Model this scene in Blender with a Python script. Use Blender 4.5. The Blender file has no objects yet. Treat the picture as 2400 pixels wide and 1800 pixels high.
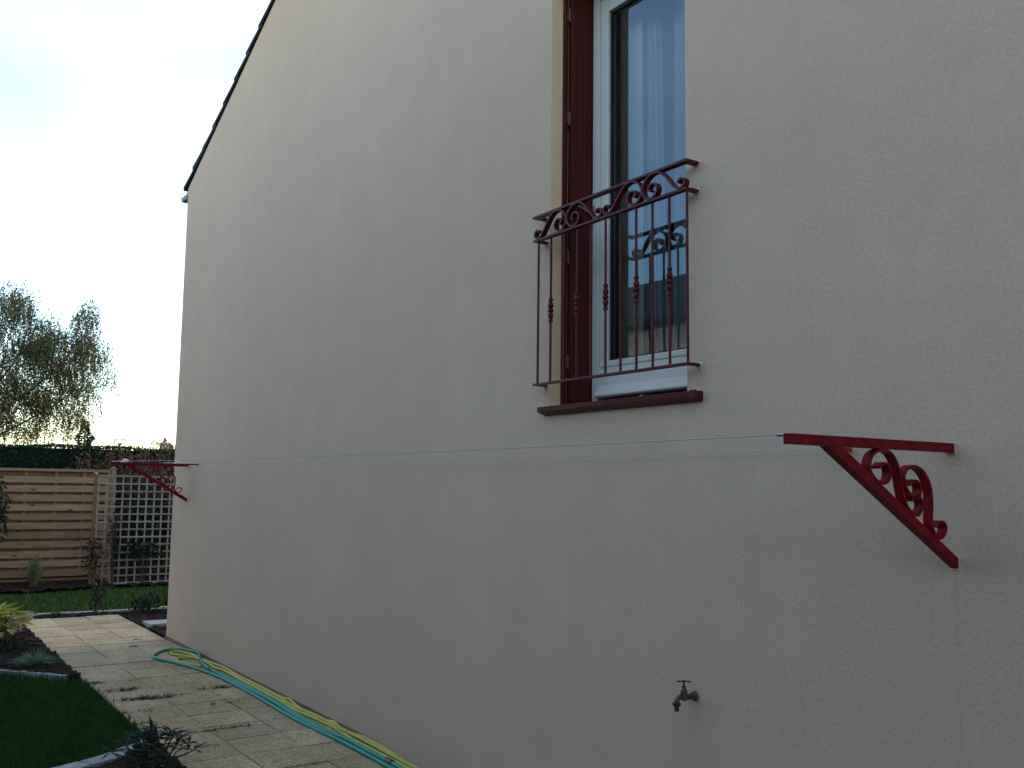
import bpy, bmesh, math, random
import numpy as np
from mathutils import Vector, Matrix

random.seed(7)
RNG = np.random.default_rng(11)
rad = math.radians
scene = bpy.context.scene
COL = scene.collection

# ------------------------------------------------------------------ camera
CAM = Vector((0.0, -2.95, 1.68))
YAW, PITCH, ROLL = 0.59026858, 0.10692147, 0.01299052
fwd = Vector((-math.cos(YAW)*math.cos(PITCH), math.sin(YAW)*math.cos(PITCH), math.sin(PITCH)))
rgt = fwd.cross(Vector((0, 0, 1))).normalized()
upv = rgt.cross(fwd)
c_, s_ = math.cos(ROLL), math.sin(ROLL)
rgt, upv = rgt*c_ + upv*s_, upv*c_ - rgt*s_
cam_data = bpy.data.cameras.new('camera')
cam_data.sensor_width = 36.0
cam_data.lens = 34.215
cam_data.clip_start = 0.05
cam_data.clip_end = 2000
cam = bpy.data.objects.new('camera', cam_data)
M = Matrix((rgt, upv, -fwd)).transposed().to_4x4()
M.translation = CAM
cam.matrix_world = M
COL.objects.link(cam)
scene.camera = cam

# ------------------------------------------------------------------ light
SUN_ELEV = 9.0          # degrees
SUN_AZ = 98.0           # degrees from +x towards +y: low, behind the house
world = bpy.data.worlds.new('World')
scene.world = world
world.use_nodes = True
nt = world.node_tree
nt.nodes.clear()
w_out = nt.nodes.new('ShaderNodeOutputWorld')
w_bg = nt.nodes.new('ShaderNodeBackground')
w_sky = nt.nodes.new('ShaderNodeTexSky')
w_sky.sky_type = 'NISHITA'
w_sky.sun_disc = False
w_sky.sun_elevation = rad(SUN_ELEV)
w_sky.sun_rotation = rad(90.0 - SUN_AZ)
w_sky.altitude = 50
w_sky.air_density = 1.0
w_sky.dust_density = 0.4
w_sky.ozone_density = 2.0
# thin streaks of high cloud over the whole sky
w_tc = nt.nodes.new('ShaderNodeTexCoord')
w_map = nt.nodes.new('ShaderNodeMapping')
w_map.inputs['Scale'].default_value = (.8, 1.3, 3.0)
w_map.inputs['Rotation'].default_value = (0.25, 0.15, 0.4)
w_noise = nt.nodes.new('ShaderNodeTexNoise')
w_noise.inputs['Scale'].default_value = 1.4
w_noise.inputs['Detail'].default_value = 2.5
w_noise.inputs['Roughness'].default_value = 0.55
w_ramp = nt.nodes.new('ShaderNodeValToRGB')
w_ramp.color_ramp.elements[0].position = 0.42
w_ramp.color_ramp.elements[0].color = (0, 0, 0, 1)
w_ramp.color_ramp.elements[1].position = 0.85
w_ramp.color_ramp.elements[1].color = (0.22, 0.22, 0.22, 1)
w_cloud = nt.nodes.new('ShaderNodeMixRGB')
w_cloud.blend_type = 'MIX'
w_cloud.inputs['Color2'].default_value = (8.6, 9.0, 9.4, 1)
nt.links.new(w_tc.outputs['Generated'], w_map.inputs['Vector'])
nt.links.new(w_map.outputs['Vector'], w_noise.inputs['Vector'])
nt.links.new(w_noise.outputs['Fac'], w_ramp.inputs['Fac'])
nt.links.new(w_ramp.outputs['Color'], w_cloud.inputs['Fac'])
nt.links.new(w_sky.outputs['Color'], w_cloud.inputs['Color1'])
nt.links.new(w_cloud.outputs['Color'], w_bg.inputs['Color'])
w_bg.inputs['Strength'].default_value = 0.15
nt.links.new(w_bg.outputs['Background'], w_out.inputs['Surface'])

sun_data = bpy.data.lights.new('sun', 'SUN')
sun_data.energy = 0.5
sun_data.angle = rad(0.6)
sun_data.color = (1.0, 0.72, 0.45)
sun = bpy.data.objects.new('sun', sun_data)
sd = Vector((math.cos(rad(SUN_AZ))*math.cos(rad(SUN_ELEV)), math.sin(rad(SUN_AZ))*math.cos(rad(SUN_ELEV)), math.sin(rad(SUN_ELEV))))
sun.rotation_euler = sd.to_track_quat('Z', 'Y').to_euler()
sun.location = (20, 30, 20)
COL.objects.link(sun)

scene.render.engine = 'CYCLES'
scene.cycles.use_denoising = True
scene.cycles.max_bounces = 8
scene.cycles.transparent_max_bounces = 12
scene.cycles.sample_clamp_indirect = 8
scene.view_settings.view_transform = 'Standard'
scene.view_settings.look = 'None'
scene.view_settings.exposure = 2.02
scene.view_settings.gamma = 1.0
scene.view_settings.use_curve_mapping = False

# ------------------------------------------------------------------ helpers
class MB:
    """collects raw geometry for one mesh object (world coordinates)"""
    def __init__(self):
        self.v, self.f, self.m = [], [], []
    def add(self, verts, faces, mi=0):
        n = len(self.v)
        self.v.extend([tuple(p) for p in verts])
        self.f.extend([tuple(i + n for i in fc) for fc in faces])
        self.m.extend([mi]*len(faces))
        return self
    def box(self, x0, x1, y0, y1, z0, z1, mi=0):
        return self.add([(x0,y0,z0),(x1,y0,z0),(x1,y1,z0),(x0,y1,z0),(x0,y0,z1),(x1,y0,z1),(x1,y1,z1),(x0,y1,z1)],
                        [(0,3,2,1),(4,5,6,7),(0,1,5,4),(1,2,6,5),(2,3,7,6),(3,0,4,7)], mi)
    def bar(self, a, b, w, h, up=(0,0,1), mi=0):
        a, b = Vector(a), Vector(b)
        d = (b-a).normalized(); u = Vector(up)
        s = d.cross(u).normalized(); u = s.cross(d)
        pts = []
        for p in (a, b):
            for su, sv in ((-1,-1),(1,-1),(1,1),(-1,1)):
                pts.append(p + s*(su*w/2) + u*(sv*h/2))
        return self.add(pts, [(3,2,1,0),(4,5,6,7),(0,1,5,4),(1,2,6,5),(2,3,7,6),(3,0,4,7)], mi)
    def tube(self, path, r, n=8, cap=True, mi=0):
        path = [Vector(p) for p in path]
        rs = r if isinstance(r, (list, tuple)) else [r]*len(path)
        verts, faces = [], []
        prev = None
        for i, p in enumerate(path):
            t = path[min(i+1, len(path)-1)] - path[max(i-1, 0)]
            if t.length < 1e-7: t = path[-1] - path[0]
            t.normalize()
            if prev is None:
                ref = Vector((0,0,1)) if abs(t.z) < .9 else Vector((1,0,0))
                s = t.cross(ref).normalized()
            else:
                s = (prev - t*prev.dot(t)).normalized()
            prev = s
            u = t.cross(s)
            for k in range(n):
                a = 2*math.pi*k/n
                verts.append(p + (s*math.cos(a) + u*math.sin(a))*rs[i])
        for i in range(len(path)-1):
            for k in range(n):
                a0, a1 = i*n+k, i*n+(k+1) % n
                faces.append((a0, a1, a1+n, a0+n))
        if cap:
            faces.append(tuple(range(n-1, -1, -1)))
            faces.append(tuple(range((len(path)-1)*n, len(path)*n)))
        return self.add(verts, faces, mi)
    def lathe(self, base, axis, prof, n=12, mi=0):
        base = Vector(base); ax = Vector(axis).normalized()
        return self.tube([base + ax*h for h, r in prof], [r for h, r in prof], n, True, mi)
    def ribbon(self, pts, to3, w, t, mi=0):
        """flat bar bent along a 2-D path; to3(a, b, c) -> world, c across the bar"""
        n = len(pts); verts, faces = [], []
        for i, (a, b) in enumerate(pts):
            a0, b0 = pts[max(i-1, 0)]; a1, b1 = pts[min(i+1, n-1)]
            L = math.hypot(a1-a0, b1-b0) or 1
            na, nb = -(b1-b0)/L*t/2, (a1-a0)/L*t/2
            verts += [to3(a+na, b+nb, -w/2), to3(a+na, b+nb, w/2), to3(a-na, b-nb, w/2), to3(a-na, b-nb, -w/2)]
        for i in range(n-1):
            for k in range(4):
                k2 = (k+1) % 4
                faces.append((i*4+k, i*4+k2, i*4+4+k2, i*4+4+k))
        faces += [(3,2,1,0), (n*4-4, n*4-3, n*4-2, n*4-1)]
        return self.add(verts, faces, mi)

def catmull(P, k=6):
    out = []
    n = len(P)
    for i in range(n-1):
        p0, p1, p2, p3 = P[max(i-1,0)], P[i], P[i+1], P[min(i+2,n-1)]
        for j in range(k):
            t = j/k
            out.append(tuple(0.5*((2*b) + (-a+c)*t + (2*a-5*b+4*c-d)*t*t + (-a+3*b-3*c+d)*t**3) for a, b, c, d in zip(p0, p1, p2, p3)))
    out.append(tuple(P[-1]))
    return out

def world_loc(o):
    p = Vector(o.location)
    while o.parent:
        o = o.parent; p += Vector(o.location)
    return p

def obj(name, mb, mats, parent=None, smooth=False, bevel=0.0, at=None, recalc=True):
    me = bpy.data.meshes.new(name)
    v = np.array(mb.v, dtype=float).reshape(-1, 3)
    if at is None:
        lo, hi = v.min(0), v.max(0)
        at = Vector(((lo[0]+hi[0])/2, (lo[1]+hi[1])/2, lo[2]))
    at = Vector(at)
    v = v - np.array(at)
    me.from_pydata(v.tolist(), [], mb.f)
    if not isinstance(mats, (list, tuple)):
        mats = [mats]
    for m in mats:
        me.materials.append(m)
    if len(mats) > 1:
        me.polygons.foreach_set('material_index', np.array(mb.m, dtype=np.int32))
    if recalc:
        bm = bmesh.new(); bm.from_mesh(me)
        bmesh.ops.recalc_face_normals(bm, faces=bm.faces)
        if bevel:
            es = [e for e in bm.edges if len(e.link_faces) == 2 and e.calc_face_angle(0) > .6]
            bmesh.ops.bevel(bm, geom=es, offset=bevel, segments=2, affect='EDGES', profile=.6)
        bm.to_mesh(me); bm.free()
    if smooth:
        me.polygons.foreach_set('use_smooth', np.ones(len(me.polygons), dtype=bool))
        if smooth == 'auto':
            me.set_sharp_from_angle(angle=rad(40))
    me.update()
    o = bpy.data.objects.new(name, me)
    COL.objects.link(o)
    if parent:
        o.parent = parent
        o.location = at - world_loc(parent)
    else:
        o.location = at
    return o

def copy_obj(src, parent, at, rot=(0,0,0)):
    c = src.copy(); COL.objects.link(c)
    c.parent = parent
    c.location = Vector(at) - (world_loc(parent) if parent else Vector((0,0,0)))
    c.rotation_euler = rot
    return c

def thing(name, label, cat, at=(0,0,0), group=None):
    o = bpy.data.objects.new(name, None)
    o.empty_display_size = 0.2
    COL.objects.link(o); o.location = at
    return tag(o, label, cat, group)

def tag(o, label=None, cat=None, group=None, kind=None):
    if label: o['label'] = label
    if cat: o['category'] = cat
    if group: o['group'] = group
    if kind: o['kind'] = kind
    return o

# ------------------------------------------------------------------ materials
def mat(name, color, rough=0.6, spec=0.5, var=0.0, vscale=4.0, bump=0.0, bscale=60.0, metallic=0.0, color2=None, detail=4.0, stretch=None, rnd=0.0):
    m = bpy.data.materials.new(name); m.use_nodes = True
    t = m.node_tree; b = t.nodes['Principled BSDF']
    b.inputs['Roughness'].default_value = rough
    b.inputs['Specular IOR Level'].default_value = spec
    b.inputs['Metallic'].default_value = metallic
    b.inputs['Base Color'].default_value = (*color, 1)
    geo = t.nodes.new('ShaderNodeNewGeometry')
    vec = geo.outputs['Position']
    if stretch:
        mp = t.nodes.new('ShaderNodeMapping'); mp.inputs['Scale'].default_value = stretch
        t.links.new(vec, mp.inputs['Vector']); vec = mp.outputs['Vector']
    last = None
    if var or color2:
        n = t.nodes.new('ShaderNodeTexNoise'); n.inputs['Scale'].default_value = vscale; n.inputs['Detail'].default_value = detail
        t.links.new(vec, n.inputs['Vector'])
        r = t.nodes.new('ShaderNodeValToRGB')
        c2 = color2 or tuple(min(1, c*(1+var)) for c in color)
        c1 = color if color2 else tuple(c*(1-var) for c in color)
        r.color_ramp.elements[0].position = 0.3; r.color_ramp.elements[0].color = (*c1, 1)
        r.color_ramp.elements[1].position = 0.7; r.color_ramp.elements[1].color = (*c2, 1)
        t.links.new(n.outputs['Fac'], r.inputs['Fac'])
        last = r.outputs['Color']
    if rnd:
        oi = t.nodes.new('ShaderNodeObjectInfo')
        mr = t.nodes.new('ShaderNodeMapRange')
        mr.inputs['To Min'].default_value = 1-rnd; mr.inputs['To Max'].default_value = 1+rnd
        t.links.new(oi.outputs['Random'], mr.inputs['Value'])
        hs = t.nodes.new('ShaderNodeHueSaturation')
        t.links.new(mr.outputs['Result'], hs.inputs['Value'])
        if last: t.links.new(last, hs.inputs['Color'])
        else: hs.inputs['Color'].default_value = (*color, 1)
        last = hs.outputs['Color']
    if last: t.links.new(last, b.inputs['Base Color'])
    if bump:
        n2 = t.nodes.new('ShaderNodeTexNoise'); n2.inputs['Scale'].default_value = bscale; n2.inputs['Detail'].default_value = 3
        t.links.new(vec, n2.inputs['Vector'])
        bp = t.nodes.new('ShaderNodeBump'); bp.inputs['Strength'].default_value = bump; bp.inputs['Distance'].default_value = 0.01
        t.links.new(n2.outputs['Fac'], bp.inputs['Height'])
        t.links.new(bp.outputs['Normal'], b.inputs['Normal'])
    return m

def leaf_mat(name, c1, c2, trans=0.3, vscale=3.0, rough=0.55):
    m = bpy.data.materials.new(name); m.use_nodes = True
    t = m.node_tree; b = t.nodes['Principled BSDF']; out = t.nodes['Material Output']
    geo = t.nodes.new('ShaderNodeNewGeometry')
    n = t.nodes.new('ShaderNodeTexNoise'); n.inputs['Scale'].default_value = vscale; n.inputs['Detail'].default_value = 6
    n.inputs['Roughness'].default_value = 0.7
    t.links.new(geo.outputs['Position'], n.inputs['Vector'])
    ad = t.nodes.new('ShaderNodeMath'); ad.operation = 'ADD'
    ms = t.nodes.new('ShaderNodeMath'); ms.operation = 'MULTIPLY_ADD'
    ms.inputs[1].default_value = 0.35; ms.inputs[2].default_value = -0.17
    t.links.new(geo.outputs['Random Per Island'], ms.inputs[0])
    t.links.new(n.outputs['Fac'], ad.inputs[0]); t.links.new(ms.outputs[0], ad.inputs[1])
    r = t.nodes.new('ShaderNodeValToRGB')
    r.color_ramp.elements[0].position = 0.3; r.color_ramp.elements[0].color = (*c1, 1)
    r.color_ramp.elements[1].position = 0.72; r.color_ramp.elements[1].color = (*c2, 1)
    t.links.new(ad.outputs[0], r.inputs['Fac'])
    t.links.new(r.outputs['Color'], b.inputs['Base Color'])
    b.inputs['Roughness'].default_value = rough
    b.inputs['Specular IOR Level'].default_value = 0.12
    tr = t.nodes.new('ShaderNodeBsdfTranslucent'); t.links.new(r.outputs['Color'], tr.inputs['Color'])
    mx = t.nodes.new('ShaderNodeMixShader'); mx.inputs['Fac'].default_value = trans
    t.links.new(b.outputs[0], mx.inputs[1]); t.links.new(tr.outputs[0], mx.inputs[2])
    t.links.new(mx.outputs[0], out.inputs['Surface'])
    return m

def wall_material():
    m = bpy.data.materials.new('cream_render'); m.use_nodes = True
    t = m.node_tree; b = t.nodes['Principled BSDF']
    L = t.links.new
    geo = t.nodes.new('ShaderNodeNewGeometry')
    pos = geo.outputs['Position']
    b.inputs['Roughness'].default_value = 0.92
    b.inputs['Specular IOR Level'].default_value = 0.15
    def noise(scale, detail=4, rough=.55, vec=pos):
        n = t.nodes.new('ShaderNodeTexNoise'); n.inputs['Scale'].default_value = scale
        n.inputs['Detail'].default_value = detail; n.inputs['Roughness'].default_value = rough
        L(vec, n.inputs['Vector']); return n.outputs['Fac']
    def ramp(fac, p0, c0, p1, c1):
        r = t.nodes.new('ShaderNodeValToRGB')
        r.color_ramp.elements[0].position = p0; r.color_ramp.elements[0].color = (*c0, 1)
        r.color_ramp.elements[1].position = p1; r.color_ramp.elements[1].color = (*c1, 1)
        L(fac, r.inputs['Fac']); return r.outputs['Color']
    def mul(a, bcol, fac=1.0):
        x = t.nodes.new('ShaderNodeMixRGB'); x.blend_type = 'MULTIPLY'; x.inputs['Fac'].default_value = fac
        L(a, x.inputs['Color1']); L(bcol, x.inputs['Color2']); return x.outputs['Color']
    base = ramp(noise(0.55, 4), .3, (.64, .447, .318), .72, (.695, .49, .35))
    mott = ramp(noise(3.1, 6, .65), .3, (.94, .94, .94), .7, (1.03, 1.03, 1.03))
    grain = ramp(noise(70, 2, .6), .32, (.80, .80, .80), .62, (1.04, 1.04, 1.04))
    col = mul(mul(base, mott), grain, .5)
    # run-off streaks below the brackets, the railing feet and the tap (stains with a shape of their own)
    sep = t.nodes.new('ShaderNodeSeparateXYZ'); L(pos, sep.inputs[0])
    warp = noise(5.0, 3)
    def streak(x0, w, ztop, zlen, k):
        wv = t.nodes.new('ShaderNodeMath'); wv.operation = 'MULTIPLY_ADD'
        wv.inputs[1].default_value = 0.02; wv.inputs[2].default_value = -x0-0.01
        L(warp, wv.inputs[0])
        ax = t.nodes.new('ShaderNodeMath'); ax.operation = 'ADD'; L(sep.outputs['X'], ax.inputs[0]); L(wv.outputs[0], ax.inputs[1])
        ab = t.nodes.new('ShaderNodeMath'); ab.operation = 'ABSOLUTE'; L(ax.outputs[0], ab.inputs[0])
        mx = t.nodes.new('ShaderNodeMapRange'); mx.inputs['From Min'].default_value = 0; mx.inputs['From Max'].default_value = w
        mx.inputs['To Min'].default_value = 1; mx.inputs['To Max'].default_value = 0; L(ab.outputs[0], mx.inputs['Value'])
        mz = t.nodes.new('ShaderNodeMapRange'); mz.inputs['From Min'].default_value = ztop-zlen; mz.inputs['From Max'].default_value = ztop
        L(sep.outputs['Z'], mz.inputs['Value'])
        gt = t.nodes.new('ShaderNodeMath'); gt.operation = 'LESS_THAN'; gt.inputs[1].default_value = ztop; L(sep.outputs['Z'], gt.inputs[0])
        p1 = t.nodes.new('ShaderNodeMath'); p1.operation = 'MULTIPLY'; L(mx.outputs[0], p1.inputs[0]); L(mz.outputs[0], p1.inputs[1])
        p2 = t.nodes.new('ShaderNodeMath'); p2.operation = 'MULTIPLY'; L(p1.outputs[0], p2.inputs[0]); L(gt.outputs[0], p2.inputs[1])
        return ramp(p2.outputs[0], 0, (1, 1, 1), 1, (1-k, 1-k, 1-k*1.1))
    for a in ((-1.835, .012, 1.45, 1.2, .08), (-10.6, .03, 1.5, .6, .10), (-3.01, .05, .82, .5, .06)):
        col = mul(col, streak(*a))
    L(col, b.inputs['Base Color'])
    mp = t.nodes.new('ShaderNodeMapping'); mp.inputs['Scale'].default_value = (1, 1, 1.9); L(pos, mp.inputs['Vector'])
    h1 = noise(130, 3, .6, mp.outputs['Vector']); h2 = noise(52, 3, .6, mp.outputs['Vector'])
    hm = t.nodes.new('ShaderNodeMath'); hm.operation = 'MULTIPLY_ADD'; hm.inputs[1].default_value = .7; L(h2, hm.inputs[0]); L(h1, hm.inputs[2])
    bp = t.nodes.new('ShaderNodeBump'); bp.inputs['Strength'].default_value = .45; bp.inputs['Distance'].default_value = .004
    L(hm.outputs[0], bp.inputs['Height']); L(bp.outputs['Normal'], b.inputs['Normal'])
    return m

def paving_material():
    m = bpy.data.materials.new('aggregate_paving'); m.use_nodes = True
    t = m.node_tree; b = t.nodes['Principled BSDF']; L = t.links.new
    b.inputs['Roughness'].default_value = .9; b.inputs['Specular IOR Level'].default_value = .2
    geo = t.nodes.new('ShaderNodeNewGeometry'); pos = geo.outputs['Position']
    vo = t.nodes.new('ShaderNodeTexVoronoi'); vo.inputs['Scale'].default_value = 75; L(pos, vo.inputs['Vector'])
    r = t.nodes.new('ShaderNodeValToRGB'); cr = r.color_ramp
    cr.elements[0].position = 0; cr.elements[0].color = (.345, .24, .135, 1)
    cr.elements[1].position = 1; cr.elements[1].color = (.61, .46, .285, 1)
    e = cr.elements.new(.5); e.color = (.49, .35, .20, 1)
    sepc = t.nodes.new('ShaderNodeSeparateColor'); L(vo.outputs['Color'], sepc.inputs[0]); L(sepc.outputs[0], r.inputs['Fac'])
    n = t.nodes.new('ShaderNodeTexNoise'); n.inputs['Scale'].default_value = 1.7; n.inputs['Detail'].default_value = 6; n.inputs['Roughness'].default_value = .7; L(pos, n.inputs['Vector'])
    r2 = t.nodes.new('ShaderNodeValToRGB'); r2.color_ramp.elements[0].position = .3; r2.color_ramp.elements[0].color = (.74, .70, .62, 1)
    r2.color_ramp.elements[1].position = .65; r2.color_ramp.elements[1].color = (1.05, 1.05, 1.05, 1); L(n.outputs['Fac'], r2.inputs['Fac'])
    mx = t.nodes.new('ShaderNodeMixRGB'); mx.blend_type = 'MULTIPLY'; mx.inputs['Fac'].default_value = 1
    L(r.outputs['Color'], mx.inputs['Color1']); L(r2.outputs['Color'], mx.inputs['Color2'])
    oi = t.nodes.new('ShaderNodeObjectInfo'); mr = t.nodes.new('ShaderNodeMapRange')
    mr.inputs['To Min'].default_value = .86; mr.inputs['To Max'].default_value = 1.12; L(oi.outputs['Random'], mr.inputs['Value'])
    hs = t.nodes.new('ShaderNodeHueSaturation'); L(mr.outputs[0], hs.inputs['Value']); L(mx.outputs['Color'], hs.inputs['Color'])
    L(hs.outputs['Color'], b.inputs['Base Color'])
    bp = t.nodes.new('ShaderNodeBump'); bp.inputs['Strength'].default_value = .6; bp.inputs['Distance'].default_value = .004
    L(vo.outputs['Distance'], bp.inputs['Height']); L(bp.outputs['Normal'], b.inputs['Normal'])
    return m

def wood_material(name, c1, c2, knots, axis='y'):
    m = bpy.data.materials.new(name); m.use_nodes = True
    t = m.node_tree; b = t.nodes['Principled BSDF']; L = t.links.new
    b.inputs['Roughness'].default_value = .8; b.inputs['Specular IOR Level'].default_value = .2
    geo = t.nodes.new('ShaderNodeNewGeometry'); oi = t.nodes.new('ShaderNodeObjectInfo')
    of = t.nodes.new('ShaderNodeVectorMath'); of.operation = 'ADD'
    L(geo.outputs['Position'], of.inputs[0])
    cmb = t.nodes.new('ShaderNodeCombineXYZ'); ml = t.nodes.new('ShaderNodeMath'); ml.operation = 'MULTIPLY'; ml.inputs[1].default_value = 37.
    L(oi.outputs['Random'], ml.inputs[0]); L(ml.outputs[0], cmb.inputs[0]); L(ml.outputs[0], cmb.inputs[1]); L(cmb.outputs[0], of.inputs[1])
    mp = t.nodes.new('ShaderNodeMapping'); mp.inputs['Scale'].default_value = {'y': (14, 1.2, 22), 'z': (22, 22, 1.2)}[axis]
    L(of.outputs[0], mp.inputs['Vector'])
    n = t.nodes.new('ShaderNodeTexNoise'); n.inputs['Scale'].default_value = 2.2; n.inputs['Detail'].default_value = 5; L(mp.outputs[0], n.inputs['Vector'])
    r = t.nodes.new('ShaderNodeValToRGB'); r.color_ramp.elements[0].position = .3; r.color_ramp.elements[0].color = (*c1, 1)
    r.color_ramp.elements[1].position = .7; r.color_ramp.elements[1].color = (*c2, 1); L(n.outputs['Fac'], r.inputs['Fac'])
    mk = t.nodes.new('ShaderNodeMapping'); mk.inputs['Scale'].default_value = {'y': (1, 2.6, 7.), 'z': (7, 7, 2.6)}[axis]; L(of.outputs[0], mk.inputs['Vector'])
    vo = t.nodes.new('ShaderNodeTexVoronoi'); vo.inputs['Scale'].default_value = 1.; L(mk.outputs[0], vo.inputs['Vector'])
    rk = t.nodes.new('ShaderNodeValToRGB'); rk.color_ramp.elements[0].position = .06; rk.color_ramp.elements[0].color = (knots, knots*.85, knots*.75, 1)
    rk.color_ramp.elements[1].position = .16; rk.color_ramp.elements[1].color = (1, 1, 1, 1); L(vo.outputs['Distance'], rk.inputs['Fac'])
    mx = t.nodes.new('ShaderNodeMixRGB'); mx.blend_type = 'MULTIPLY'; mx.inputs['Fac'].default_value = 1
    L(r.outputs['Color'], mx.inputs['Color1']); L(rk.outputs['Color'], mx.inputs['Color2'])
    mr = t.nodes.new('ShaderNodeMapRange'); mr.inputs['To Min'].default_value = .78; mr.inputs['To Max'].default_value = 1.15; L(oi.outputs['Random'], mr.inputs['Value'])
    hs = t.nodes.new('ShaderNodeHueSaturation'); L(mr.outputs[0], hs.inputs['Value']); L(mx.outputs['Color'], hs.inputs['Color'])
    L(hs.outputs['Color'], b.inputs['Base Color'])
    bp = t.nodes.new('ShaderNodeBump'); bp.inputs['Strength'].default_value = .3; bp.inputs['Distance'].default_value = .004
    L(n.outputs['Fac'], bp.inputs['Height']); L(bp.outputs['Normal'], b.inputs['Normal'])
    return m

def glass_material():
    m = bpy.data.materials.new('window_glass'); m.use_nodes = True
    t = m.node_tree; t.nodes.clear(); L = t.links.new
    out = t.nodes.new('ShaderNodeOutputMaterial')
    fr = t.nodes.new('ShaderNodeFresnel'); fr.inputs['IOR'].default_value = 1.85
    gl = t.nodes.new('ShaderNodeBsdfGlossy'); gl.inputs['Roughness'].default_value = 0.0; gl.inputs['Color'].default_value = (.60, .80, 1, 1)
    tr = t.nodes.new('ShaderNodeBsdfTransparent'); tr.inputs['Color'].default_value = (.86, .90, .88, 1)
    mx = t.nodes.new('ShaderNodeMixShader')
    L(fr.outputs[0], mx.inputs[0]); L(tr.outputs[0], mx.inputs[1]); L(gl.outputs[0], mx.inputs[2]); L(mx.outputs[0], out.inputs['Surface'])
    return m

def sheer_material():
    m = bpy.data.materials.new('sheer_voile'); m.use_nodes = True
    t = m.node_tree; t.nodes.clear(); L = t.links.new
    out = t.nodes.new('ShaderNodeOutputMaterial')
    df = t.nodes.new('ShaderNodeBsdfDiffuse'); df.inputs['Color'].default_value = (.8, .8, .82, 1)
    tl = t.nodes.new('ShaderNodeBsdfTranslucent'); tl.inputs['Color'].default_value = (.8, .8, .82, 1)
    tp = t.nodes.new('ShaderNodeBsdfTransparent')
    a = t.nodes.new('ShaderNodeMixShader'); a.inputs[0].default_value = .4; L(df.outputs[0], a.inputs[1]); L(tl.outputs[0], a.inputs[2])
    b = t.nodes.new('ShaderNodeMixShader'); b.inputs[0].default_value = .65; L(tp.outputs[0], b.inputs[1]); L(a.outputs[0], b.inputs[2])
    L(b.outputs[0], out.inputs['Surface'])
    return m

W = {}
W['render'] = wall_material()
W['reveal'] = mat('warm_lit_reveal_render', (.88, .60, .36), .92, .15, var=.06, vscale=5, bump=.5, bscale=85)  # ochre tone warmed and brightened to carry the warm light on the reveal
W['paving'] = paving_material()
W['wood'] = wood_material('fence_pine', (.235, .145, .078), (.345, .225, .13), .35)
W['wood_b'] = wood_material('fence_pine_unbleached', (.20, .10, .045), (.30, .16, .075), .35)
W['wood_v'] = wood_material('fence_pine_upright', (.23, .14, .075), (.33, .21, .12), .4, 'z')
W['trellis'] = wood_material('trellis_grey_wood', (.22, .19, .15), (.32, .28, .225), .5)
W['glass'] = glass_material()
W['sheer'] = sheer_material()
W['red'] = mat('red_gloss_paint', (.19, .006, .010), .45, .10, var=.3, vscale=23, bump=.12, bscale=140)
W['maroon'] = mat('rail_dark_red', (.085, .006, .010), .40, .20, var=.3, vscale=23, bump=.12, bscale=140)  # darker version of the bracket red, for railing and sill
W['redwood'] = mat('red_stained_wood', (.085, .011, .009), .5, .15, var=.25, vscale=6, bump=.2, bscale=30, stretch=(6, 6, .4))
W['white'] = mat('white_pvc', (.68, .62, .54), .35, .25, var=.03, vscale=3)
W['rubber'] = mat('black_gasket', (.012, .012, .013), .6)
W['steel'] = mat('dull_steel', (.35, .35, .33), .35, .5, metallic=.9)
W['brass'] = mat('old_brass_hinge', (.14, .09, .05), .55, .4, metallic=.5)
W['iron'] = mat('weathered_tap_brass', (.095, .072, .05), .5, .5, var=.3, vscale=60, metallic=.6)
W['tile'] = mat('dark_slate_tile', (.035, .032, .036), .8, .1, var=.25, vscale=7, bump=.3, bscale=40, rnd=.2)
W['zinc'] = mat('zinc_gutter', (.20, .215, .23), .5, .5, metallic=.5, var=.1)
W['interior'] = mat('room_plaster', (.42, .39, .34), .9)
W['drape'] = mat('beige_drape', (.74, .66, .52), .9, .1, var=.10, vscale=5, stretch=(9, 9, .3))
W['teal'] = mat('teal_hose_rubber', (.008, .25, .175), .45, .4, var=.12, vscale=11, bump=.1, bscale=90)
W['yellow'] = mat('yellow_hose_rubber', (.52, .42, .06), .5, .4, var=.12, vscale=11, bump=.1, bscale=90)
W['coupling'] = mat('grey_hose_coupling', (.04, .05, .055), .45)
W['cord'] = mat('white_line_cord', (.50, .46, .40), .8, .1)
W['filler'] = mat('cream_filler', (.66, .55, .42), .9, .2)
W['plastic'] = mat('white_plastic', (.78, .78, .76), .4)
W['soil'] = mat('dark_soil', (.016, .009, .007), .95, .1, color2=(.038, .021, .015), vscale=30, bump=1.0, bscale=60)
W['joint'] = mat('paving_bedding', (.06, .045, .028), .95, .1, color2=(.085, .06, .04), vscale=22, bump=.6, bscale=80)
W['ground'] = mat('meadow_ground', (.018, .032, .010), .95, .1, color2=(.032, .05, .015), vscale=3, bump=.6, bscale=25)
W['kerb'] = mat('pale_concrete', (.30, .28, .25), .9, .2, color2=(.40, .38, .345), vscale=14, bump=.4, bscale=70, rnd=.1)
W['strip'] = mat('plinth_strip', (.20, .15, .12), .8, .2, var=.2, vscale=9)
W['bark'] = mat('birch_bark', (.34, .31, .28), .85, .2, color2=(.05, .045, .04), vscale=5, stretch=(1, 1, 3), bump=.5, bscale=20)
W['twig'] = mat('brown_twig', (.07, .045, .03), .85, .2, var=.2)
W['blade'] = leaf_mat('lawn_blade', (.018, .052, .010), (.052, .115, .022), .2, 6)
W['birch1'] = leaf_mat('birch_leaf_green', (.058, .072, .028), (.13, .135, .05), .35, 1.2)
W['birch2'] = leaf_mat('birch_leaf_turning', (.10, .085, .028), (.21, .14, .035), .35, 1.2)
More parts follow.
